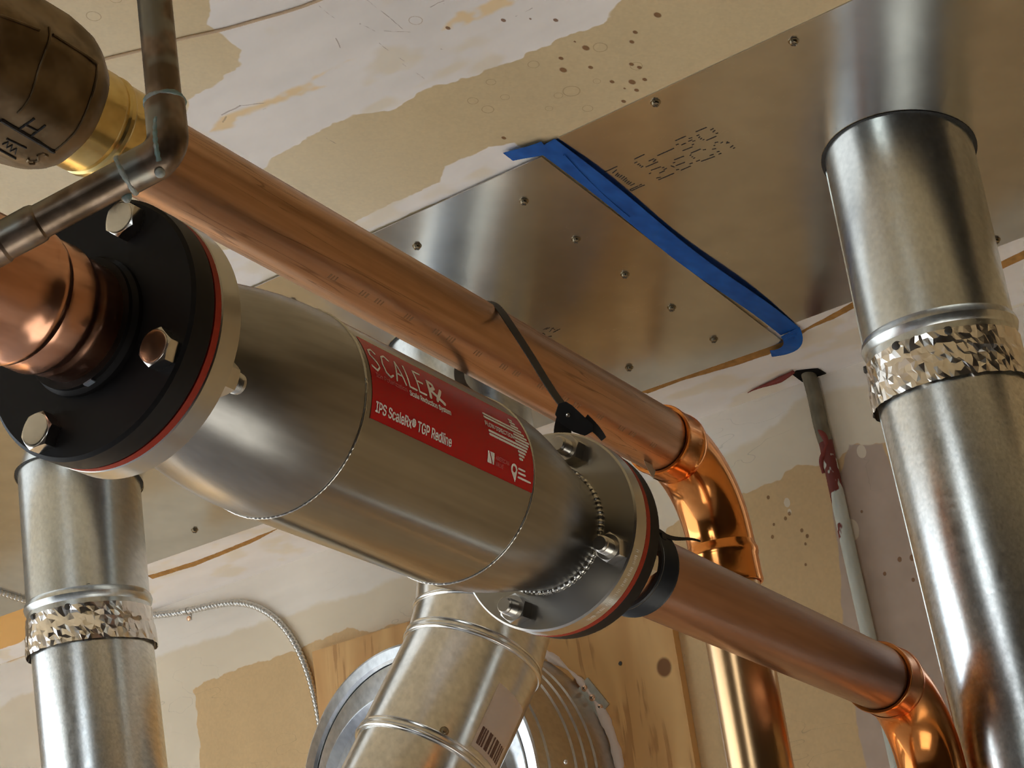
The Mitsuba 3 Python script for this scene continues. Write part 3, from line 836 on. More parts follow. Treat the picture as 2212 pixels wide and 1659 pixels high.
scene['m_sticker'] = pr(srgb(196, 178, 164), 0.4, spec=0.4, two=True)
scene['m_bar'] = pr(srgb(92, 62, 52), 0.5, two=True)
st = obj('sticker', leg_patch(.055, .165, 28, 70), 'm_sticker', mv, False, 'worn paper sticker with dark bars')
bars = []
for i, t in enumerate((31, 34, 36.5, 40, 42.5, 46.5, 50, 52.5, 56, 59, 63)):
    bars.append(leg_patch(.128, .157, t, t + (1.6 if i % 3 else 2.4), .0012))
obj('bar', joined(*bars), 'm_bar', st, False)
o = on_leg(.168, ang0 + RIGHTANG * math.radians(4), 0)
out = unit(o - (q + leg * .168))
obj('screw', place(SCREW, o, leg, np.cross(leg, out), -out), 'm_screw', mv, 40)

# ------------------------------------------------------------------ upper copper run
JOINT = [(0, .0440), (.0015, .0452), (.004, .0452), (.0055, .0436), (.030, .0436)]


def copper_run(p, d, s0, s_end, s_corner, label, mat, drop, rad=0.115):
    k = thing('copper_pipe', label, 'copper pipe')
    r = 0.0397
    obj('pipe', lathe(p, d, [(s0, r), (s_end + .01, r)], 96), mat, k, 30)
    K = p + d * s_corner
    arc = bend(K, d, DN, rad, 22)
    path = np.vstack([p + d * (s_end - .004), arc, K + DN * (drop - .004)])
    rr = np.full(len(path), .0420)
    e = obj('elbow', tube(path, rr, 72, True), 'm_copper_bright', k, 40, 'bright copper elbow')
    for (o, dd) in ((p + d * (s_end - .008), d), (K + DN * (drop + .006), -DN)):
        obj('socket', lathe(o, dd, [(0, .0412), (0, .0438), (.003, .0446), (.008, .0440), (.034, .0436), (.037, .0448), (.043, .0448), (.047, .0430), (.052, .0420)], 80, (False, False)), 'm_copper_bright', e, 30)
    obj('riser', lathe(K + DN * (drop - .02), DN, [(0, r), (K[2] + 0 - drop + .02 - .001, r)], 96), 'm_copper_riser', k, 30)
    return k


cu = copper_run(PU, DU, 1.02, 2.015, 2.130, 'long copper pipe leaving the brass valve, turning down at the wall beside the plywood', 'm_copper_upper', 0.150)
cl = copper_run(PF, DF, 1.45, 2.235, 2.360, 'lower copper pipe leaving the steel vessel, turning down beside the right vent pipe', 'm_copper_lower', 0.150)
# faint printed letters along the upper pipe
pm = []
for i in range(26):
    s = 1.36 + i * 0.0235
    if i % 5 in (1, 4):
        continue
    a = frame(DU)[1]; b = frame(DU)[2]
    ang = math.radians(-66 + 0.5 * i)
    nrm = math.cos(ang) * a + math.sin(ang) * b
    tan = -math.sin(ang) * a + math.cos(ang) * b
    for j in range(3):
        c_ = PU + DU * (s + j * .0045) + nrm * .0399
        pm.append(ribbon([c_ - tan * .003, c_, c_ + tan * .003], DU, .0014 + .0008 * (j == i % 3), .0002))
scene['m_pipe_print'] = pr(srgb(168, 128, 92), 0.6, two=True)
labels[obj('printed_mark', joined(*pm), 'm_pipe_print', cu, False)] = {'label': 'faint printed letters', 'kind': 'stuff'}
# ------------------------------------------------------------------ steel vessel with two welded flanges
vs = thing('water_treatment_vessel', 'brushed steel cylinder between two bolted flanges with a red printed label', 'pipe vessel')
RB, RF = 0.0823, 0.0927
body = obj('body', lathe(PF, DF, [(1.0605, RB), (1.10, RB), (1.18, RB), (1.25, RB), (1.2949, RB)], 144, (False, False)), 'm_steel_body', vs, 30)
inlet = [(.900, .0585), (.912, .0592), (.925, .0612), (.940, .0645), (.957, .0688), (.975, .0730), (.995, .0768), (1.015, .0797), (1.035, .0815), (1.052, .0822), (1.0605, RB)]
obj('reducer', lathe(PF, DF, inlet, 144, (False, False)), 'm_steel', vs, 60)
outlet = [(1.2949, RB), (1.310, .0820), (1.328, .0808), (1.347, .0785), (1.366, .0750), (1.385, .0706), (1.403, .0660), (1.420, .0616), (1.434, .0585), (1.446, .0568), (1.456, .0562)]
obj('reducer', lathe(PF, DF, outlet, 144, (False, False)), 'm_steel', vs, 60)


def ring_flange(s0, s1, r, ri=0.04, ch=0.0018):
    return lathe(PF, DF, [(s0, ri), (s0, r - ch), (s0 + ch * .8, r), (s1 - ch * .8, r), (s1, r - ch), (s1, ri)], 160, (False, False))


obj('flange', ring_flange(.8853, .9061, RF), 'm_steel_flange', vs, 25)
fl2 = obj('flange', ring_flange(1.4501, 1.4709, RF), 'm_steel_flange', vs, 25)
_, FA, FB = frame(DF)


def rim(s, r, ang):
    return PF + DF * s + r * (math.cos(ang) * FA + math.sin(ang) * FB)


for s, r, w, seed, arc in ((1.0605, RB, .0011, 1, (0, 360)), (1.2949, RB, .0011, 2, (0, 360)), (1.4485, .0572, .0026, 3, (0, 360)), (.9085, .0590, .0026, 4, (0, 360))):
    n = 420
    g = np.random.default_rng(seed)
    th = np.linspace(0, 2 * np.pi, n)
    rad = w * (0.75 + 0.35 * np.abs(np.sin(th * (60 if w < .002 else 34) + 2 * np.sin(th * 3))) + 0.25 * g.random(n))
    P = np.array([rim(s, r, t) for t in th])
    obj('weld', tube(P, rad, 8, False), 'm_weld', vs, 60)
# stamped characters on the rim of the far flange
st = []
for i, t in enumerate(np.radians(np.linspace(-72, -24, 15))):
    c_ = rim(1.4605, RF + .0001, t)
    tan = unit(np.cross(DF, math.cos(t) * FA + math.sin(t) * FB))
    for j in range(2 + i % 2):
        st.append(ribbon([c_ - DF * .0025 + tan * .0016 * j, c_ + tan * .0016 * j, c_ + DF * (.0025 - .0006 * j) + tan * .0016 * j], tan, .0006, .0002))
scene['m_stamp'] = pr([0.75, 0.74, 0.7], 0.4, two=True)
obj('stamped_text', joined(*st), 'm_stamp', fl2, False)

# ------------------------------------------------------------------ its red label
S0, S1, A0, A1 = 1.0675, 1.2935, math.radians(-18.3), math.radians(31.0)


def wrapped(s0, s1, a0, a1, r, ns=40, na=40):
    V = [PF + DF * s + r * (math.cos(a) * FA + math.sin(a) * FB) for s in np.linspace(s0, s1, ns) for a in np.linspace(a0, a1, na)]
    i, j = np.meshgrid(np.arange(ns - 1), np.arange(na - 1), indexing='ij')
    A_, B_, C_, D_ = i * na + j, i * na + j + 1, (i + 1) * na + j + 1, (i + 1) * na + j
    m = trimesh.Trimesh(V, np.concatenate([np.stack([A_, C_, B_], -1).reshape(-1, 3), np.stack([A_, D_, C_], -1).reshape(-1, 3)]), process=False)
    nm = m.face_normals[0]
    if nm @ (math.cos((a0 + a1) / 2) * FA + math.sin((a0 + a1) / 2) * FB) < 0:
        m.invert()
    return m


lab = obj('label', wrapped(S0, S1, A0, A1, RB + .0004), 'm_label', vs, True, 'red label printed with white letters, an arrow and logos')


def to_label(m, lift=0.0007):
    """Maps a flat mesh, x along the vessel and y up, in metres from the label's lower left corner, onto the label."""
    m = m.subdivide_to_size(0.006) if len(m.faces) < 20000 else m
    v = m.vertices
    a = A0 + v[:, 1] / RB
    r = RB + lift + v[:, 2]
    m = m.copy()
    m.vertices = PF + (S0 + v[:, 0])[:, None] * DF + r[:, None] * (np.cos(a)[:, None] * FA + np.sin(a)[:, None] * FB)
    return m


def letters(text, x, y, h, width=None, bold=False, slant=0.0):
    m = meshkit.text_mesh(text, h, 0.0002, bold)
    if width:
        m.vertices[:, 0] *= width / (m.bounds[1][0] - m.bounds[0][0])
    m.vertices[:, 0] += x + slant * m.vertices[:, 1]
    m.vertices[:, 1] += y
    return to_label(m)


def strokes(lines, w):
    ms = []
    for l in lines:
        g = sg.LineString(l).buffer(w / 2, 4)
        ms.append(trimesh.creation.extrude_polygon(g, .0002, engine='earcut'))
    return to_label(joined(*ms))


def at_deg(deg):
    return (math.radians(deg) - A0) * RB


# SCALE in thin hand-drawn capitals
yb, hh = at_deg(9.5), 0.0195
w_ = 0.0150
SC = []
x = 0.0035
SC.append([(x + .010, yb + hh * .86), (x + .006, yb + hh), (x + .0015, yb + hh * .88), (x + .0015, yb + hh * .66), (x + .008, yb + hh * .42), (x + .010, yb + hh * .2), (x + .006, yb), (x, yb + hh * .12)])
x += w_
SC.append([(x + .012, yb + hh * .86), (x + .008, yb + hh), (x + .003, yb + hh * .86), (x + .001, yb + hh * .5), (x + .003, yb + hh * .14), (x + .008, yb), (x + .012, yb + hh * .14)])
x += w_ + .001
SC += [[(x, yb), (x + .006, yb + hh), (x + .012, yb)], [(x + .002, yb + hh * .36), (x + .010, yb + hh * .36)]]
x += w_
SC.append([(x + .002, yb + hh), (x + .002, yb), (x + .011, yb)])
x += w_ - .001
SC += [[(x + .010, yb + hh), (x + .001, yb + hh), (x + .001, yb), (x + .010, yb)], [(x + .001, yb + hh * .52), (x + .009, yb + hh * .52)]]
obj('lettering', strokes(SC, 0.0016), 'm_print_white', lab, False)
x += w_
RX = [[(x + .001, yb), (x + .003, yb + hh * .8), (x + .009, yb + hh * .75), (x + .0095, yb + hh * .55), (x + .002, yb + hh * .36)], [(x + .004, yb + hh * .36), (x + .020, yb)], [(x + .010, yb), (x + .019, yb + hh * .6)]]
obj('lettering', strokes(RX, 0.0030), 'm_print_white', lab, False)
obj('lettering', letters('Ion Polarization', .006, at_deg(5.2), .0037, .040), 'm_print_pink', lab, False)
obj('lettering', letters('Scale Reduction System', .049, at_deg(4.2), .0042, .056, True), 'm_print_white', lab, False)
obj('lettering', letters('IPS ScaleRx\u00ae TGP Redline', .0045, at_deg(-14.0), .0078, .100, True), 'm_print_white', lab, False)
# flow arrow of stripes
ax0, tip, ay = .155, .2235, at_deg(11.0)
arrow = []
for k in range(13):
    yy = (k - 6) * .0031
    half = 6.5 * .0031
    x1 = tip - abs(yy) * 0.82
    if abs(k - 6) in (2, 3):
        arrow.append([(ax0 + (.004 if k > 6 else .006), ay + yy), (x1, ay + yy)])
    else:
        arrow.append([(tip - .0215 + abs(yy) * .12, ay + yy), (x1, ay + yy)])
obj('flow_arrow', strokes(arrow, 0.0020), 'm_print_white', lab, False, 'white striped arrow')
obj('lettering', letters('FLOW DIRECTION', ax0 + .002, ay - .0024, .0042, .043), 'm_print_white', lab, False)
# maker logos
ly = at_deg(-13.4)
sq = sg.box(.1560, ly + .001, .1655, ly + .0105).difference(sg.LineString([(.1585, ly + .010), (.1632, ly + .0015)]).buffer(.0008))
obj('logo', to_label(joined(*[trimesh.creation.extrude_polygon(g, .0002, engine='earcut') for g in getattr(sq, 'geoms', [sq])])), 'm_print_white', lab, False)
obj('lettering', joined(letters('AMERICAN', .1675, ly + .0060, .0034, .020), letters('VALVE', .1675, ly + .0010, .0034, .012)), 'm_print_pink', lab, False)
drop = unary_union([sg.Point(.1955, ly + .0052).buffer(.0046).difference(sg.Point(.1955, ly + .0052).buffer(.0026)), sg.Polygon([(.1918, ly + .0024), (.1996, ly + .0030), (.1985, ly - .0045)])])
obj('logo', to_label(joined(*[trimesh.creation.extrude_polygon(g, .0002, engine='earcut') for g in getattr(drop, 'geoms', [drop])])), 'm_print_white', lab, False)
obj('lettering', joined(*[strokes([[(.2025, ly + yy), (.2025 + ww, ly + yy)]], .0016) for yy, ww in ((.0075, .009), (.0040, .010), (.0003, .0185))]), 'm_print_white', lab, False)

# ------------------------------------------------------------------ flange adapters
ad = thing('flange_adapter', 'black flange with red gasket and copper press fitting at the near end of the vessel', 'pipe flange')
obj('ring', ring_flange(.8575, .8795, RF, .040, .0026), 'm_black', ad, 20)
obj('gasket', lathe(PF, DF, [(.8795, .04), (.8795, .0922), (.8853, .0922), (.8853, .04)], 140, (False, False)), 'm_gasket', ad, 25, 'red rubber gasket')
obj('collar', lathe(PF, DF, [(.8590, .0490), (.8535, .0490), (.8520, .0480), (.8500, .0465), (.8465, .0465), (.8465, .0410)], 120, (False, False)), 'm_black', ad, 25)
fit = [(.40, .0400), (.62, .0400), (.622, .0432), (.640, .0440), (.770, .0440), (.780, .0444), (.7845, .0462), (.7880, .0474), (.7915, .0474), (.7950, .0460), (.7975, .0446), (.8010, .0452), (.8160, .0454), (.8195, .0446), (.8225, .0424), (.8255, .0418), (.8290, .0424), (.8330, .0424), (.8370, .0416), (.8480, .0414), (.8600, .0412)]
obj('press_fitting', lathe(PF, DF, fit, 128, (True, False)), 'm_copper_fitting', ad, 25, 'copper press fitting with rolled beads')
tagm = place(box([-.0035, -.0022, 0], [.0035, .0022, .0012]), rim(.848, .0468, math.radians(-78)), unit(np.cross(DF, rim(0, 1, math.radians(-78)) - PF)), DF, rim(0, 1, math.radians(-78)) - PF)
scene['m_grey_tab'] = pr(srgb(120, 130, 140), 0.5)
obj('tab', tagm, 'm_grey_tab', ad, False)
ad2 = thing('flange_adapter', 'black flange with a red gasket at the far end of the steel vessel', 'pipe flange')
obj('ring', ring_flange(1.4780, 1.4990, .0905, .040, .0015), 'm_black', ad2, 20)
obj('gasket', lathe(PF, DF, [(1.4709, .04), (1.4709, .0922), (1.4780, .0922), (1.4780, .04)], 140, (False, False)), 'm_gasket', ad2, 25, 'red rubber gasket')
obj('stub', lathe(PF, DF, [(1.495, .0415), (1.592, .0415)], 96, (False, False)), 'm_copper_fitting', ad2, 30, 'short copper stub')
sl = [(1.588, .0405), (1.588, .0452), (1.5895, .0466)]
for i in range(22):
    s = 1.5915 + i * .0013
    sl += [(s, .0462), (s + .0006, .0455)]
sl += [(1.6212, .0464), (1.623, .0452), (1.623, .0402)]
obj('sleeve', lathe(PF, DF, sl, 128, (False, False)), 'm_black_plastic', ad2, 20, 'black ribbed sleeve')

# ------------------------------------------------------------------ bolts through the flanges
def hexagon(af, h, ch=0.0012):
    c_ = m3.CrossSection([[(af / math.sqrt(3) * math.cos(math.pi / 3 * k), af / math.sqrt(3) * math.sin(math.pi / 3 * k)) for k in range(6)]])
    a = c_.extrude(h)
    cone = m3.Manifold.cylinder(h, af / math.sqrt(3) * 0.995 + h * 1.7, af * 0.485, 48)
    r = (a ^ cone).to_mesh()
    return trimesh.Trimesh(r.vert_properties[:, :3], r.tri_verts, process=False)


def bolt(s_head, s_nut, ang, sign, label, turn):
    """sign +1: head on the near side, nut on the far side; -1 the other way round."""
    k = thing('hex_bolt', label, 'bolt', None)
    o = rim(0, .0762, math.radians(ang))
    d = DF * sign
    x = math.cos(turn) * FA + math.sin(turn) * FB
    y = np.cross(d, x)
    h = place(hexagon(.0240, .0100), o + DF * s_head, x, y, -d)
    hk = obj('head', h, 'm_chrome', k, 20)
    obj('face', lathe(o + DF * s_head - d * .0100, -d, [(0, .0112), (.0005, .0112), (.0008, .0100), (.0008, .0001)], 40, (False, False)), 'm_chrome', hk, 25)
    obj('shank', lathe(o + DF * s_head, d, [(0, .0078)] + [q for i in range(9) for q in ((abs(s_nut - s_head) + .012 + i * .0014, .0078), (abs(s_nut - s_head) + .0127 + i * .0014, .0073))] + [(abs(s_nut - s_head) + .0260, .0075), (abs(s_nut - s_head) + .0275, .0062)], 36), 'm_steel_bolt', k, 30)
    obj('nut', place(hexagon(.0240, .0130), o + DF * s_nut, x, y, d), 'm_steel_bolt', k, 20)
    return k


for ang, txt, tn in ((60, 'hex bolt at the top of the near black flange, under the tarnished tube', .35), (-30, 'hex bolt at the right of the near black flange, with a dark reflecting head', .10), (-120, 'hex bolt at the bottom of the near black flange, with a pale bright head', .05), (150, 'hex bolt of the near black flange hidden behind the copper fitting', .2)):
    bolt(.8575, .9061, ang, 1, txt, tn)
for ang, txt, tn in ((62, 'bolt end and nut at the top of the far steel flange, beside the red label', .15), (-28, 'bolt end and nut at the right of the far steel flange', .3), (-118, 'bolt end and nut at the bottom of the far steel flange', .25), (152, 'bolt end and nut on the hidden side of the far steel flange', .1)):
    bolt(1.4990, 1.4501, ang, -1, txt, tn)

# ------------------------------------------------------------------ tarnished copper tube with an elbow
tt = thing('copper_tube', 'thin tarnished copper tube from the ceiling, elbowing left in front of the flange', 'copper tube')
rt = 0.0102
kt = spot_at(366, 330, 1.130)
up = unit(spot_at(322, -120, 1.185) - kt)
lf = unit(spot_at(-70, 562, 1.128) - kt)
obj('upright', lathe(kt + up * .028, up, [(0, rt), (1.05, rt)], 48), 'm_tarnish', tt, 30)
obj('branch', lathe(kt + lf * .020, lf, [(0, rt), (.155, rt)], 48), 'm_tarnish', tt, 30)
arc = bend(kt, -up, lf, .0165, 14)
el = obj('elbow', tube(np.vstack([kt + up * .0335, arc, kt + lf * .0275]), rt * 1.16, 40), 'm_tarnish', tt, 40)
for o, d in ((kt + up * .0335, up), (kt + lf * .0275, lf)):
    th = np.linspace(0, 2 * np.pi, 60)
    _, aa, bb = frame(d)
    g = np.random.default_rng(4)
    rr = .0011 + .0007 * np.abs(np.sin(th * 2.3)) + .0004 * g.random(60)
    obj('solder', tube(np.array([o + rt * 1.06 * (math.cos(t) * aa + math.sin(t) * bb) for t in th]), rr, 8, False), 'm_solder', el, 60, 'grey green solder ring')
drip = trimesh.creation.icosphere(3, .0030)
drip.vertices = drip.vertices * [1, 1, 1.5] + (kt + lf * .0275 + DOWN * rt * 1.12)
obj('solder', drip, 'm_solder', el, 60, 'drip of solder')
drip = trimesh.creation.icosphere(3, .0030)
drip.vertices = drip.vertices + (kt + lf * .006 + unit(EYE - kt) * rt * 0.95 + DOWN * .0085)
obj('solder', drip, 'm_solder', el, 60, 'drip of solder')
streak = [kt + up * .022 - RIGHT * .0035 - AHEAD * rt * 1.07, kt + up * .012 - RIGHT * .0050 - AHEAD * rt * 1.07, kt - RIGHT * .0052 - AHEAD * rt * 1.06, kt + DOWN * .006 - RIGHT * .0040 - AHEAD * rt * 1.06]
obj('solder', tube(spline(streak, 24), .0012 + .0006 * np.abs(np.sin(np.arange(24) * .9)), 8), 'm_solder', el, 60, 'streak of solder')
ce_ = kt + lf * .084
obj('coupling', lathe(ce_, lf, [(-.0015, rt), (0, .0112), (.003, .0116), (.022, .0114), (.024, .0124), (.060, .0124)], 48), 'm_tarnish', tt, 25, 'dark coupling at the left end')

# ------------------------------------------------------------------ bronze valve and its brass collar
bv = thing('ball_valve', 'bronze valve body with a marked letter H and a polished brass collar', 'valve')
vp = [(.60, .045), (.62, .066), (.80, .0668), (.985, .0668), (1.000, .0663), (1.012, .0640), (1.021, .0600), (1.0275, .0555), (1.029, .0530), (1.0292, .0440)]


def facets(s, th):
    w = 0.0022 * np.cos(8 * th + 0.6) * (1 if .7 < s < 1.0 else .25)
    return w


vk = obj('body', lathe(PU, DU, vp, 160, (True, False), facets), 'm_bronze', bv, 30)
obj('collar', lathe(PU, DU, [(1.022, .0440), (1.030, .0452), (1.0315, .0462), (1.058, .0462), (1.061, .0448), (1.0635, .0442), (1.0655, .0460), (1.069, .0464), (1.0715, .0450), (1.076, .0446), (1.094, .0444), (1.0955, .0432), (1.0955, .0398)], 128, (False, False)), 'm_brass', bv, 20, 'polished brass collar')
_, UA, UB = frame(DU)


def on_valve(s, deg, lift=0.0):
    a = math.radians(deg)
    nrm = math.cos(a) * UA + math.sin(a) * UB
    w = 0.0022 * math.cos(8 * a + 0.6) * (1 if .7 < s < 1.0 else .25)
    rr = np.interp(s, [q[0] for q in vp], [q[1] for q in vp]) + w + lift
    return PU + DU * s + nrm * rr


def valve_line(p, q, w, mat, name, label=None):
    P = [on_valve(p[0] + (q[0] - p[0]) * t, p[1] + (q[1] - p[1]) * t, .0006) for t in np.linspace(0, 1, 16)]
    return tube(P, w, 6)


lead = valve_line((.94, -34), (.992, -40), .0011, 0, 0)
mk = [valve_line((.945, -71.4), (1.004, -73.6), .0017, 0, 0), valve_line((.962, -82), (.982, -81.5), .0009, 0, 0), valve_line((.964, -93), (.984, -93.5), .0009, 0, 0),
      valve_line((.965, -57.3), (.9638, -70.8), .0009, 0, 0), valve_line((.9774, -57.9), (.9769, -71.6), .0009, 0, 0), valve_line((.9652, -65.2), (.9770, -65.0), .0008, 0, 0)]
sc_ = [(.9631, -87.6), (.9652, -83.6), (.9686, -88.6), (.9701, -84.1), (.9738, -89.9), (.9755, -85.0), (.9794, -90.0)]
mk += [valve_line(a, b, .0004, 0, 0) for a, b in zip(sc_[:-1], sc_[1:])]
obj('marker_writing', joined(*mk), 'm_ink', vk, 30, 'black marker letter H over a thick line')
sm = [(1.003, -79.4), (.9975, -79.0), (.9955, -82.6), (.9995, -85.6), (1.0006, -89.8), (.9970, -92.3), (.9935, -91.0), (.9925, -88.5)]
obj('cast_letter', joined(*[valve_line(a, b, .0011, 0, 0) for a, b in zip(sm[:-1], sm[1:])]), 'm_bronze', vk, 40, 'raised cast letter S')
rd = [((.9497, 6.5), (.9475, -12)), ((.9475, -12), (.9489, -33)), ((.9489, -33), (.9506, -60)), ((.952, 1), (1.0027, -.5)), ((1.0027, -.5), (1.0043, -25)), ((1.0043, -25), (1.006, -53)), ((1.006, -53), (1.004, -73)), ((.89, -9), (.9375, -2))]
obj('mould_line', joined(*[valve_line(a, b, .0012, 0, 0) for a, b in rd]), 'm_bronze', vk, 40)

# ------------------------------------------------------------------ black strap that hangs the vessel from the upper pipe
hs = thing('hanger_strap', 'black strap looped over the upper copper pipe, with a buckle at the far steel flange', 'strap')
pa = PU + DU * 1.690
front = spline([spot_at(1042, 655, 2.185), spot_at(1056, 651, 2.150), spot_at(1074, 662, 2.118), spot_at(1095, 690, 2.085), spot_at(1150, 775, 2.02), spot_at(1216, 876, 1.935), spot_at(1240, 905, 1.915)], 40)
obj('band', ribbon(front, DU * .55 + RIGHT * .9, 0.0095, 0.0011), 'm_black_strap', hs, 30)
back = spline([spot_at(1042, 655, 2.185), spot_at(1020, 690, 2.225), spot_at(1000, 760, 2.225), spot_at(992, 800, 2.19), spot_at(1022, 852, 2.05), spot_at(1060, 920, 1.93)], 40)
obj('band', ribbon(back, RIGHT, 0.0110, 0.0011), 'm_black_strap', hs, 30)
bz = -AHEAD
bx = unit(spot_at(1300, 945, 1.915) - spot_at(1208, 878, 1.915))
by = np.cross(bz, bx)
bo = spot_at(1240, 908, 1.912)
prof = sg.Polygon([(-.020, .004), (-.0165, .0085), (-.010, .0090), (.006, .0070), (.016, .0060), (.019, .002), (.016, -.0045), (.006, -.0080), (-.008, -.0085), (-.017, -.0050)]).buffer(.0015, 6)
obj('buckle', place(trimesh.creation.extrude_polygon(prof, .006, engine='earcut'), bo, bx, by, bz), 'm_black_plastic', hs, 25, 'black plastic buckle')
tail = spline([spot_at(1262, 905, 1.915), spot_at(1282, 922, 1.915), spot_at(1304, 948, 1.92)], 10)
obj('tail', ribbon(tail, by, np.linspace(.011, .006, 10), .0014), 'm_black_strap', hs, 30)
loop = spline([spot_at(1222, 900, 1.93), spot_at(1215, 935, 1.925), spot_at(1230, 950, 1.90)], 10)
obj('band', ribbon(loop, RIGHT, .017, .0014), 'm_black_strap', hs, 30)
obj('rivet', lathe(spot_at(1227, 897, 1.9045), -AHEAD, [(0, .0022), (.0008, .0020), (.0013, .0008)], 20), 'm_steel_bolt', hs, 40, 'bright rivet')

zt = thing('cable_tie', 'black cable tie end sticking out beside the far black flange', 'cable tie')
obj('tail', ribbon(spline([spot_at(1424, 1148, 1.915), spot_at(1444, 1160, 1.925), spot_at(1478, 1164, 1.945), spot_at(1512, 1169, 1.965)], 16), UB, np.linspace(.0052, .0016, 16), .0012), 'm_black_strap', zt, 30)
obj('head', place(trimesh.creation.box([.009, .007, .006]), spot_at(1428, 1160, 1.915), DF, FA, FB), 'm_black_strap', zt, False)

ss = thing('tape_scrap', 'scrap of clear tape stuck under the upper copper pipe by its elbow', 'tape')
sv = PU + DU * 1.985
spts = []
for i, (px, py, dep) in enumerate(((1396, 975, 2.402), (1398, 992, 2.385), (1404, 1010, 2.378), (1414, 1026, 2.380))):
    spts.append(spot_at(px, py, dep))
obj('scrap', ribbon(spline(spts, 12), DU, np.linspace(.030, .020, 12) * .8, .0003), 'm_plastic_scrap', ss, 30)

# ------------------------------------------------------------------ plywood, big round collar with damper, bracket
pl = thing('plywood_panel', 'plywood board with brown knots fixed on the wall behind the round metal collar', 'board')
PLY = WALL_Y - 0.019
pw = sg.box(-2.652, .62, -1.8125, 2.400).difference(sg.Point(-2.2472, 2.0327).buffer(.262, 48))
m = trimesh.creation.extrude_polygon(pw, .0175, engine='earcut')
obj('board', place(m, [0, WALL_Y - .001, 0], [1, 0, 0], [0, 0, 1], [0, -1, 0]), 'm_plywood', pl, False)
rip = []
g = np.random.default_rng(9)
for (x, z) in ((-1.93, 2.2125),):
    rip.append(lathe([x, PLY - .0004, z], [0, -1, 0], [(0, .0035), (.0006, .0035), (.0006, .0001)], 16))
obj('nail', joined(*rip), 'm_screw_dark', pl, False)

DC, DR, DY = np.array([-2.2472, 0, 2.0327]), 0.2723, 2.6724
dm = thing('draft_damper', 'big round galvanised collar with a hinged disc, set in the plywood', 'damper')
YD = np.array([0, 1.0, 0])


def dpt(y, r, ang):
    return np.array([DC[0] + r * math.cos(ang), y, DC[2] + r * math.sin(ang)])


side = [(DY, DR - .0015), (DY + .001, DR)]
for yb_ in (DY + .030, DY + .105, DY + .135, DY + .165):
    side += [(yb_ - .005, DR), (yb_ - .0015, DR + .0028), (yb_ + .0015, DR + .0028), (yb_ + .005, DR)]
side += [(WALL_Y - .004, DR)]
obj('shell', lathe(DC, YD, side, 160, (False, False)), 'm_drum_side', dm, 20, 'tan reflecting ribbed side')
rimp = [(DY, DR - .0005), (DY - .002, DR - .004), (DY - .0015, DR - .022), (DY + .0015, DR - .027), (DY + .003, DR - .0275), (DY + .010, DR - .028), (DY + .010, DR - .032)]
obj('front_rim', lathe(DC, YD, rimp, 160, (False, False)), 'm_drum', dm, 25)
disc = lathe(DC, YD, [(DY + .0045, DR - .029), (DY + .0030, DR - .031), (DY + .0035, DR - .05), (DY - .0005, DR - .16), (DY - .001, .001)], 120, (False, False))
dk = obj('disc', disc, 'm_drum', dm, 40)
# hinge rod, counterweight ring with its pin
h0 = spot_at(705, 1610, 3.42); h0[1] = DY - .004
h1 = spot_at(772, 1640, 3.36); h1[1] = DY - .004
obj('hinge_rod', tube([h0, h0 + (h1 - h0) * .33, h0 + (h1 - h0) * .66, h1], .0035, 10), 'm_conduit_grey', dm, 40)
cw = spot_at(723, 1636, 3.40); cw[1] = DY - .014
th = np.linspace(0, 2 * np.pi, 50)
obj('counterweight', tube(np.stack([cw[0] + .0150 * np.cos(th), np.full(50, cw[1]), cw[2] + .0175 * np.sin(th)], 1), .0042, 12, False), 'm_black', dm, 40, 'black counterweight ring')
obj('pin', tube([cw + [-.008, 0, .004], cw + [.002, -.002, .001], cw + [.018, -.004, -.008]], [.003, .0042, .0015], 10), 'm_black', dm, 40)
obj('rod_stub', tube([cw + [0, .016, 0], cw + [0, .006, 0], cw], .0035, 10), 'm_black', dm, 40)
# collar inside the front with a rivet, on the right
ck = obj('inner_collar', lathe(DC + [0.0, 0, -.02], YD, [(DY - .030, .205), (DY - .030, .2065), (DY + .004, .2065)], 120, (False, False)), 'm_drum', dm, 25)
obj('rivet', lathe(spot_at(1131, 1643, 3.17) * [1, 0, 1] + [0, DY - .0022, 0], -YD, [(0, .0042), (.0015, .0040), (.0028, .0022), (.003, .0005)], 20), 'm_chrome', dm, 50)
cau = []
n = 90
th = np.radians(np.linspace(-75, 62, n))
g = np.random.default_rng(12)
wv = .0085 + .004 * np.sin(th * 7) + .003 * np.sin(th * 23) + .0025 * g.random(n)
obj('caulk_bead', tube(np.stack([DC[0] + (DR + .010) * np.cos(th), np.full(n, PLY + .0015), DC[2] + (DR + .010) * np.sin(th)], 1), wv * .75, 10), 'm_white_caulk', dm, 60, 'white caulk between collar and plywood')

br = thing('angle_bracket', 'small galvanised angle bracket with three copper coloured screws fixing the round collar to the plywood', 'bracket')
ctr = np.array([-1.9985, PLY - .0003, 2.1665])
e1 = unit(np.array([-1.968 + 2.003, 0, 2.147 - 2.200]))     # along the leaf
e2 = np.array([-e1[2], 0, e1[0]])                             # outwards
if e2 @ (ctr - DC) * 1 < 0:
    e2 = -e2
leaf = trimesh.creation.extrude_polygon(sg.box(-.0335, -.0175, .0335, .0175).buffer(-.002).buffer(.002), .0022, engine='earcut')
out_ = np.array([0, -1.0, 0])
obj('leaf', place(leaf, ctr, e1, e2, out_), 'm_galvanised', br, False)
leaf2 = trimesh.creation.extrude_polygon(sg.box(-.0335, 0, .0335, .038).buffer(-.002).buffer(.002), .0022, engine='earcut')
obj('leaf', place(leaf2, ctr - e2 * .0175, e1, unit(out_ + e2 * -.12), -e2), 'm_galvanised', br, False)
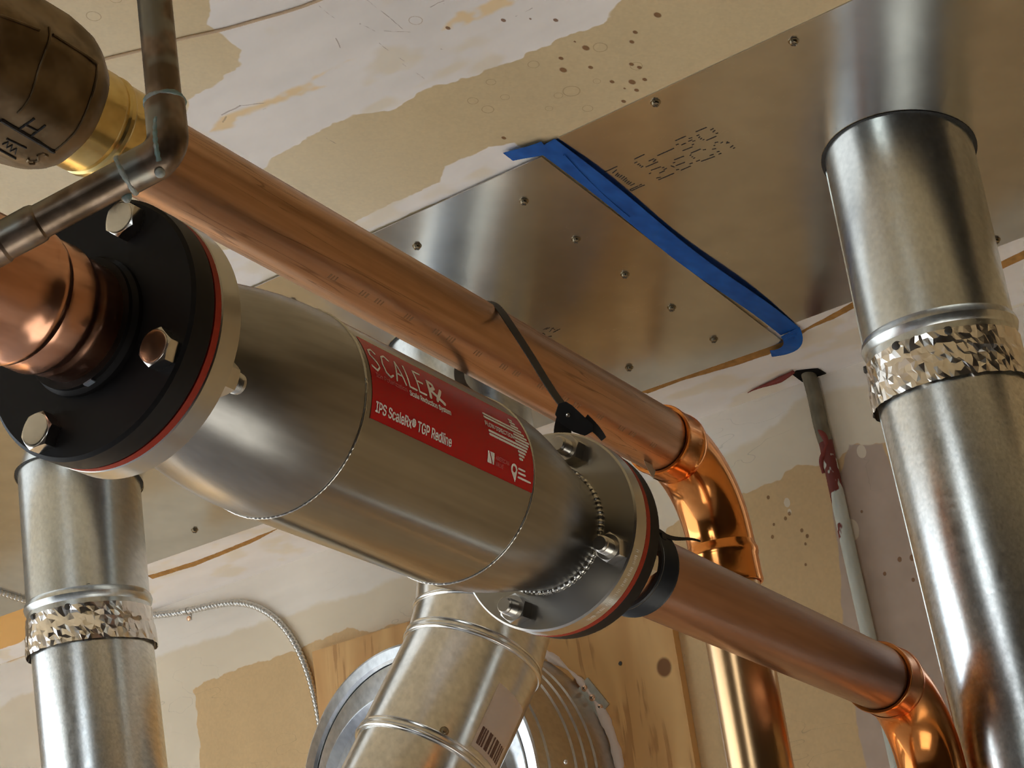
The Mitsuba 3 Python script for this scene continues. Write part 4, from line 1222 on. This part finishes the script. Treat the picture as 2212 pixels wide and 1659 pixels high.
for t in (-.024, 0, .024):
    o = ctr + e1 * t + out_ * .0022
    k = obj('screw', place(lathe([0, 0, 0], [0, 0, 1], [(0, .0062), (.0014, .0060), (.0030, .0040), (.0034, .0005)], 24), o, e1, e2, out_), 'm_copper_screw', br, 40)
    obj('slot', place(joined(box([-.003, -.0007, .0026], [.003, .0007, .0037]), box([-.0007, -.003, .0026], [.0007, .003, .0037])), o, e1, e2, out_), 'm_screw_dark', k, False)

# ------------------------------------------------------------------ rigid conduit with caulk, at the right
cd = thing('conduit_pipe', 'thin grey painted conduit on the wall, left of the right vent pipe', 'conduit')
cp = np.array([[-1.462, WALL_Y - .030, 2.625], [-1.462, WALL_Y - .0145, 2.585], [-1.461, WALL_Y - .0135, 2.54]])
obj('bare_end', tube(spline(np.vstack([cp, [[-1.458, WALL_Y - .013, 2.482]]]), 20), .0125, 28), 'm_conduit_grey', cd, 40, 'unpainted darker top end')
obj('pipe', tube([[-1.458, WALL_Y - .013, 2.484], [-1.455, WALL_Y - .0125, 2.3], [-1.447, WALL_Y - .0125, 2.0], [-1.43, WALL_Y - .0125, 1.2], [-1.40, WALL_Y - .0125, .02]], .0118, 28), 'm_conduit', cd, 40)
g = np.random.default_rng(21)
pts_ = []
for i in range(26):
    t = i / 25
    a = 2 * math.pi * t * 1.3 - 1.2
    pts_.append([-1.459 + .0118 * math.cos(-1.9 + .9 * math.sin(5 * t)), WALL_Y - .013 - .0108 * abs(math.sin(1.2 + math.sin(4 * t))), 2.505 - .075 * t])
obj('paint_drip', tube(pts_, .0026 + .0030 * np.abs(np.sin(np.linspace(0, 7, 26))) * np.linspace(1, .4, 26), 10), 'm_caulk', cd, 60, 'dark red sealant smeared on the conduit')
hole_ = sg.Polygon([(-1.482, 2.872), (-1.470, 2.866), (-1.452, 2.874), (-1.438, 2.882), (-1.436, 2.905), (-1.483, 2.905)])
hm = thing('ceiling_gap', 'dark ragged gap in the drywall where the grey conduit goes up', 'hole')
mm = trimesh.creation.extrude_polygon(hole_, .0012, engine='earcut')
mm.vertices[:, 2] += zc(mm.vertices[:, 1]) - .0004
obj('opening', mm, 'm_hole', hm, False)
cl_ = spline([on_ceiling(-1.575, 2.878, -.001), on_ceiling(-1.545, 2.872, -.002), on_ceiling(-1.512, 2.868, -.004), on_ceiling(-1.488, 2.862, -.005), on_ceiling(-1.472, 2.860, -.003)], 30)
obj('sealant', tube(cl_, np.interp(np.arange(30), [0, 8, 20, 29], [.0006, .002, .0055, .003]), 10), 'm_caulk', hm, 60, 'dark red sealant beside the gap')

# ------------------------------------------------------------------ armoured cable with its clamp, and the thin wire
ac = thing('armored_cable', 'ribbed metal armoured cable curving over the wall, behind the left vent pipe', 'cable')
cz = [on_ceiling(-3.35, 2.50, -.007), on_ceiling(-3.262, 2.625, -.007), on_ceiling(-3.259, 2.68, -.007), on_ceiling(-3.223, 2.812, -.007), [-3.150, WALL_Y - .022, 2.590], [-3.090, WALL_Y - .008, 2.582]]
cw_ = [(-3.017, 2.571), (-2.919, 2.562), (-2.839, 2.546), (-2.776, 2.513), (-2.719, 2.453), (-2.683, 2.377), (-2.667, 2.308), (-2.660, 2.226), (-2.660, 2.0), (-2.664, 1.4)]
path = spline(np.vstack([cz, [[x, WALL_Y - .0075, z] for x, z in cw_]]), 1400)
obj('cable', tube(path, .0056 + .0020 * np.abs(np.sin(np.arange(1400) * math.pi / 6.6)), 16), 'm_armor', ac, 30)
cm = thing('cable_clamp', 'small metal clamp with a brass screw holding the armoured cable near the left vent pipe', 'clamp')
ic = np.argmin(np.linalg.norm(path - np.array([-3.005, WALL_Y - .0075, 2.568]), axis=1))
c0 = path[ic]
td = unit(path[ic + 3] - path[ic - 3])
obj('band', tube(np.array([c0 + td * s for s in (-.005, -.002, .002, .005)]), .0083, 20), 'm_armor', cm, 40)
nd = unit(np.cross(td, [0, 1, 0]))
nd = nd if nd[2] < 0 else -nd
obj('ear', box(c0 + [-.006, -.0005 + .006, -.020], c0 + [.006, .0070, -.004]), 'm_armor', cm, False)
obj('screw', lathe(c0 + [0, .0055, -.0150], [0, -1, 0], [(0, .0058), (.002, .0050), (.003, .001)], 20), 'm_copper_screw', cm, 40)

cwire = thing('ceiling_wire', 'thin tan wire running along the ceiling behind the tarnished tube', 'wire')
wp = [(-1.87, 1.54), (-1.757, 1.576), (-1.692, 1.594), (-1.651, 1.608), (-1.601, 1.622), (-1.55, 1.641), (-1.493, 1.658), (-1.442, 1.672), (-1.401, 1.679), (-1.344, 1.685), (-1.20, 1.70), (-.9, 1.73)]
obj('wire', tube(spline([on_ceiling(x, y, -.0005) for x, y in wp], 120), .0020, 10), 'm_wire', cwire, 60)
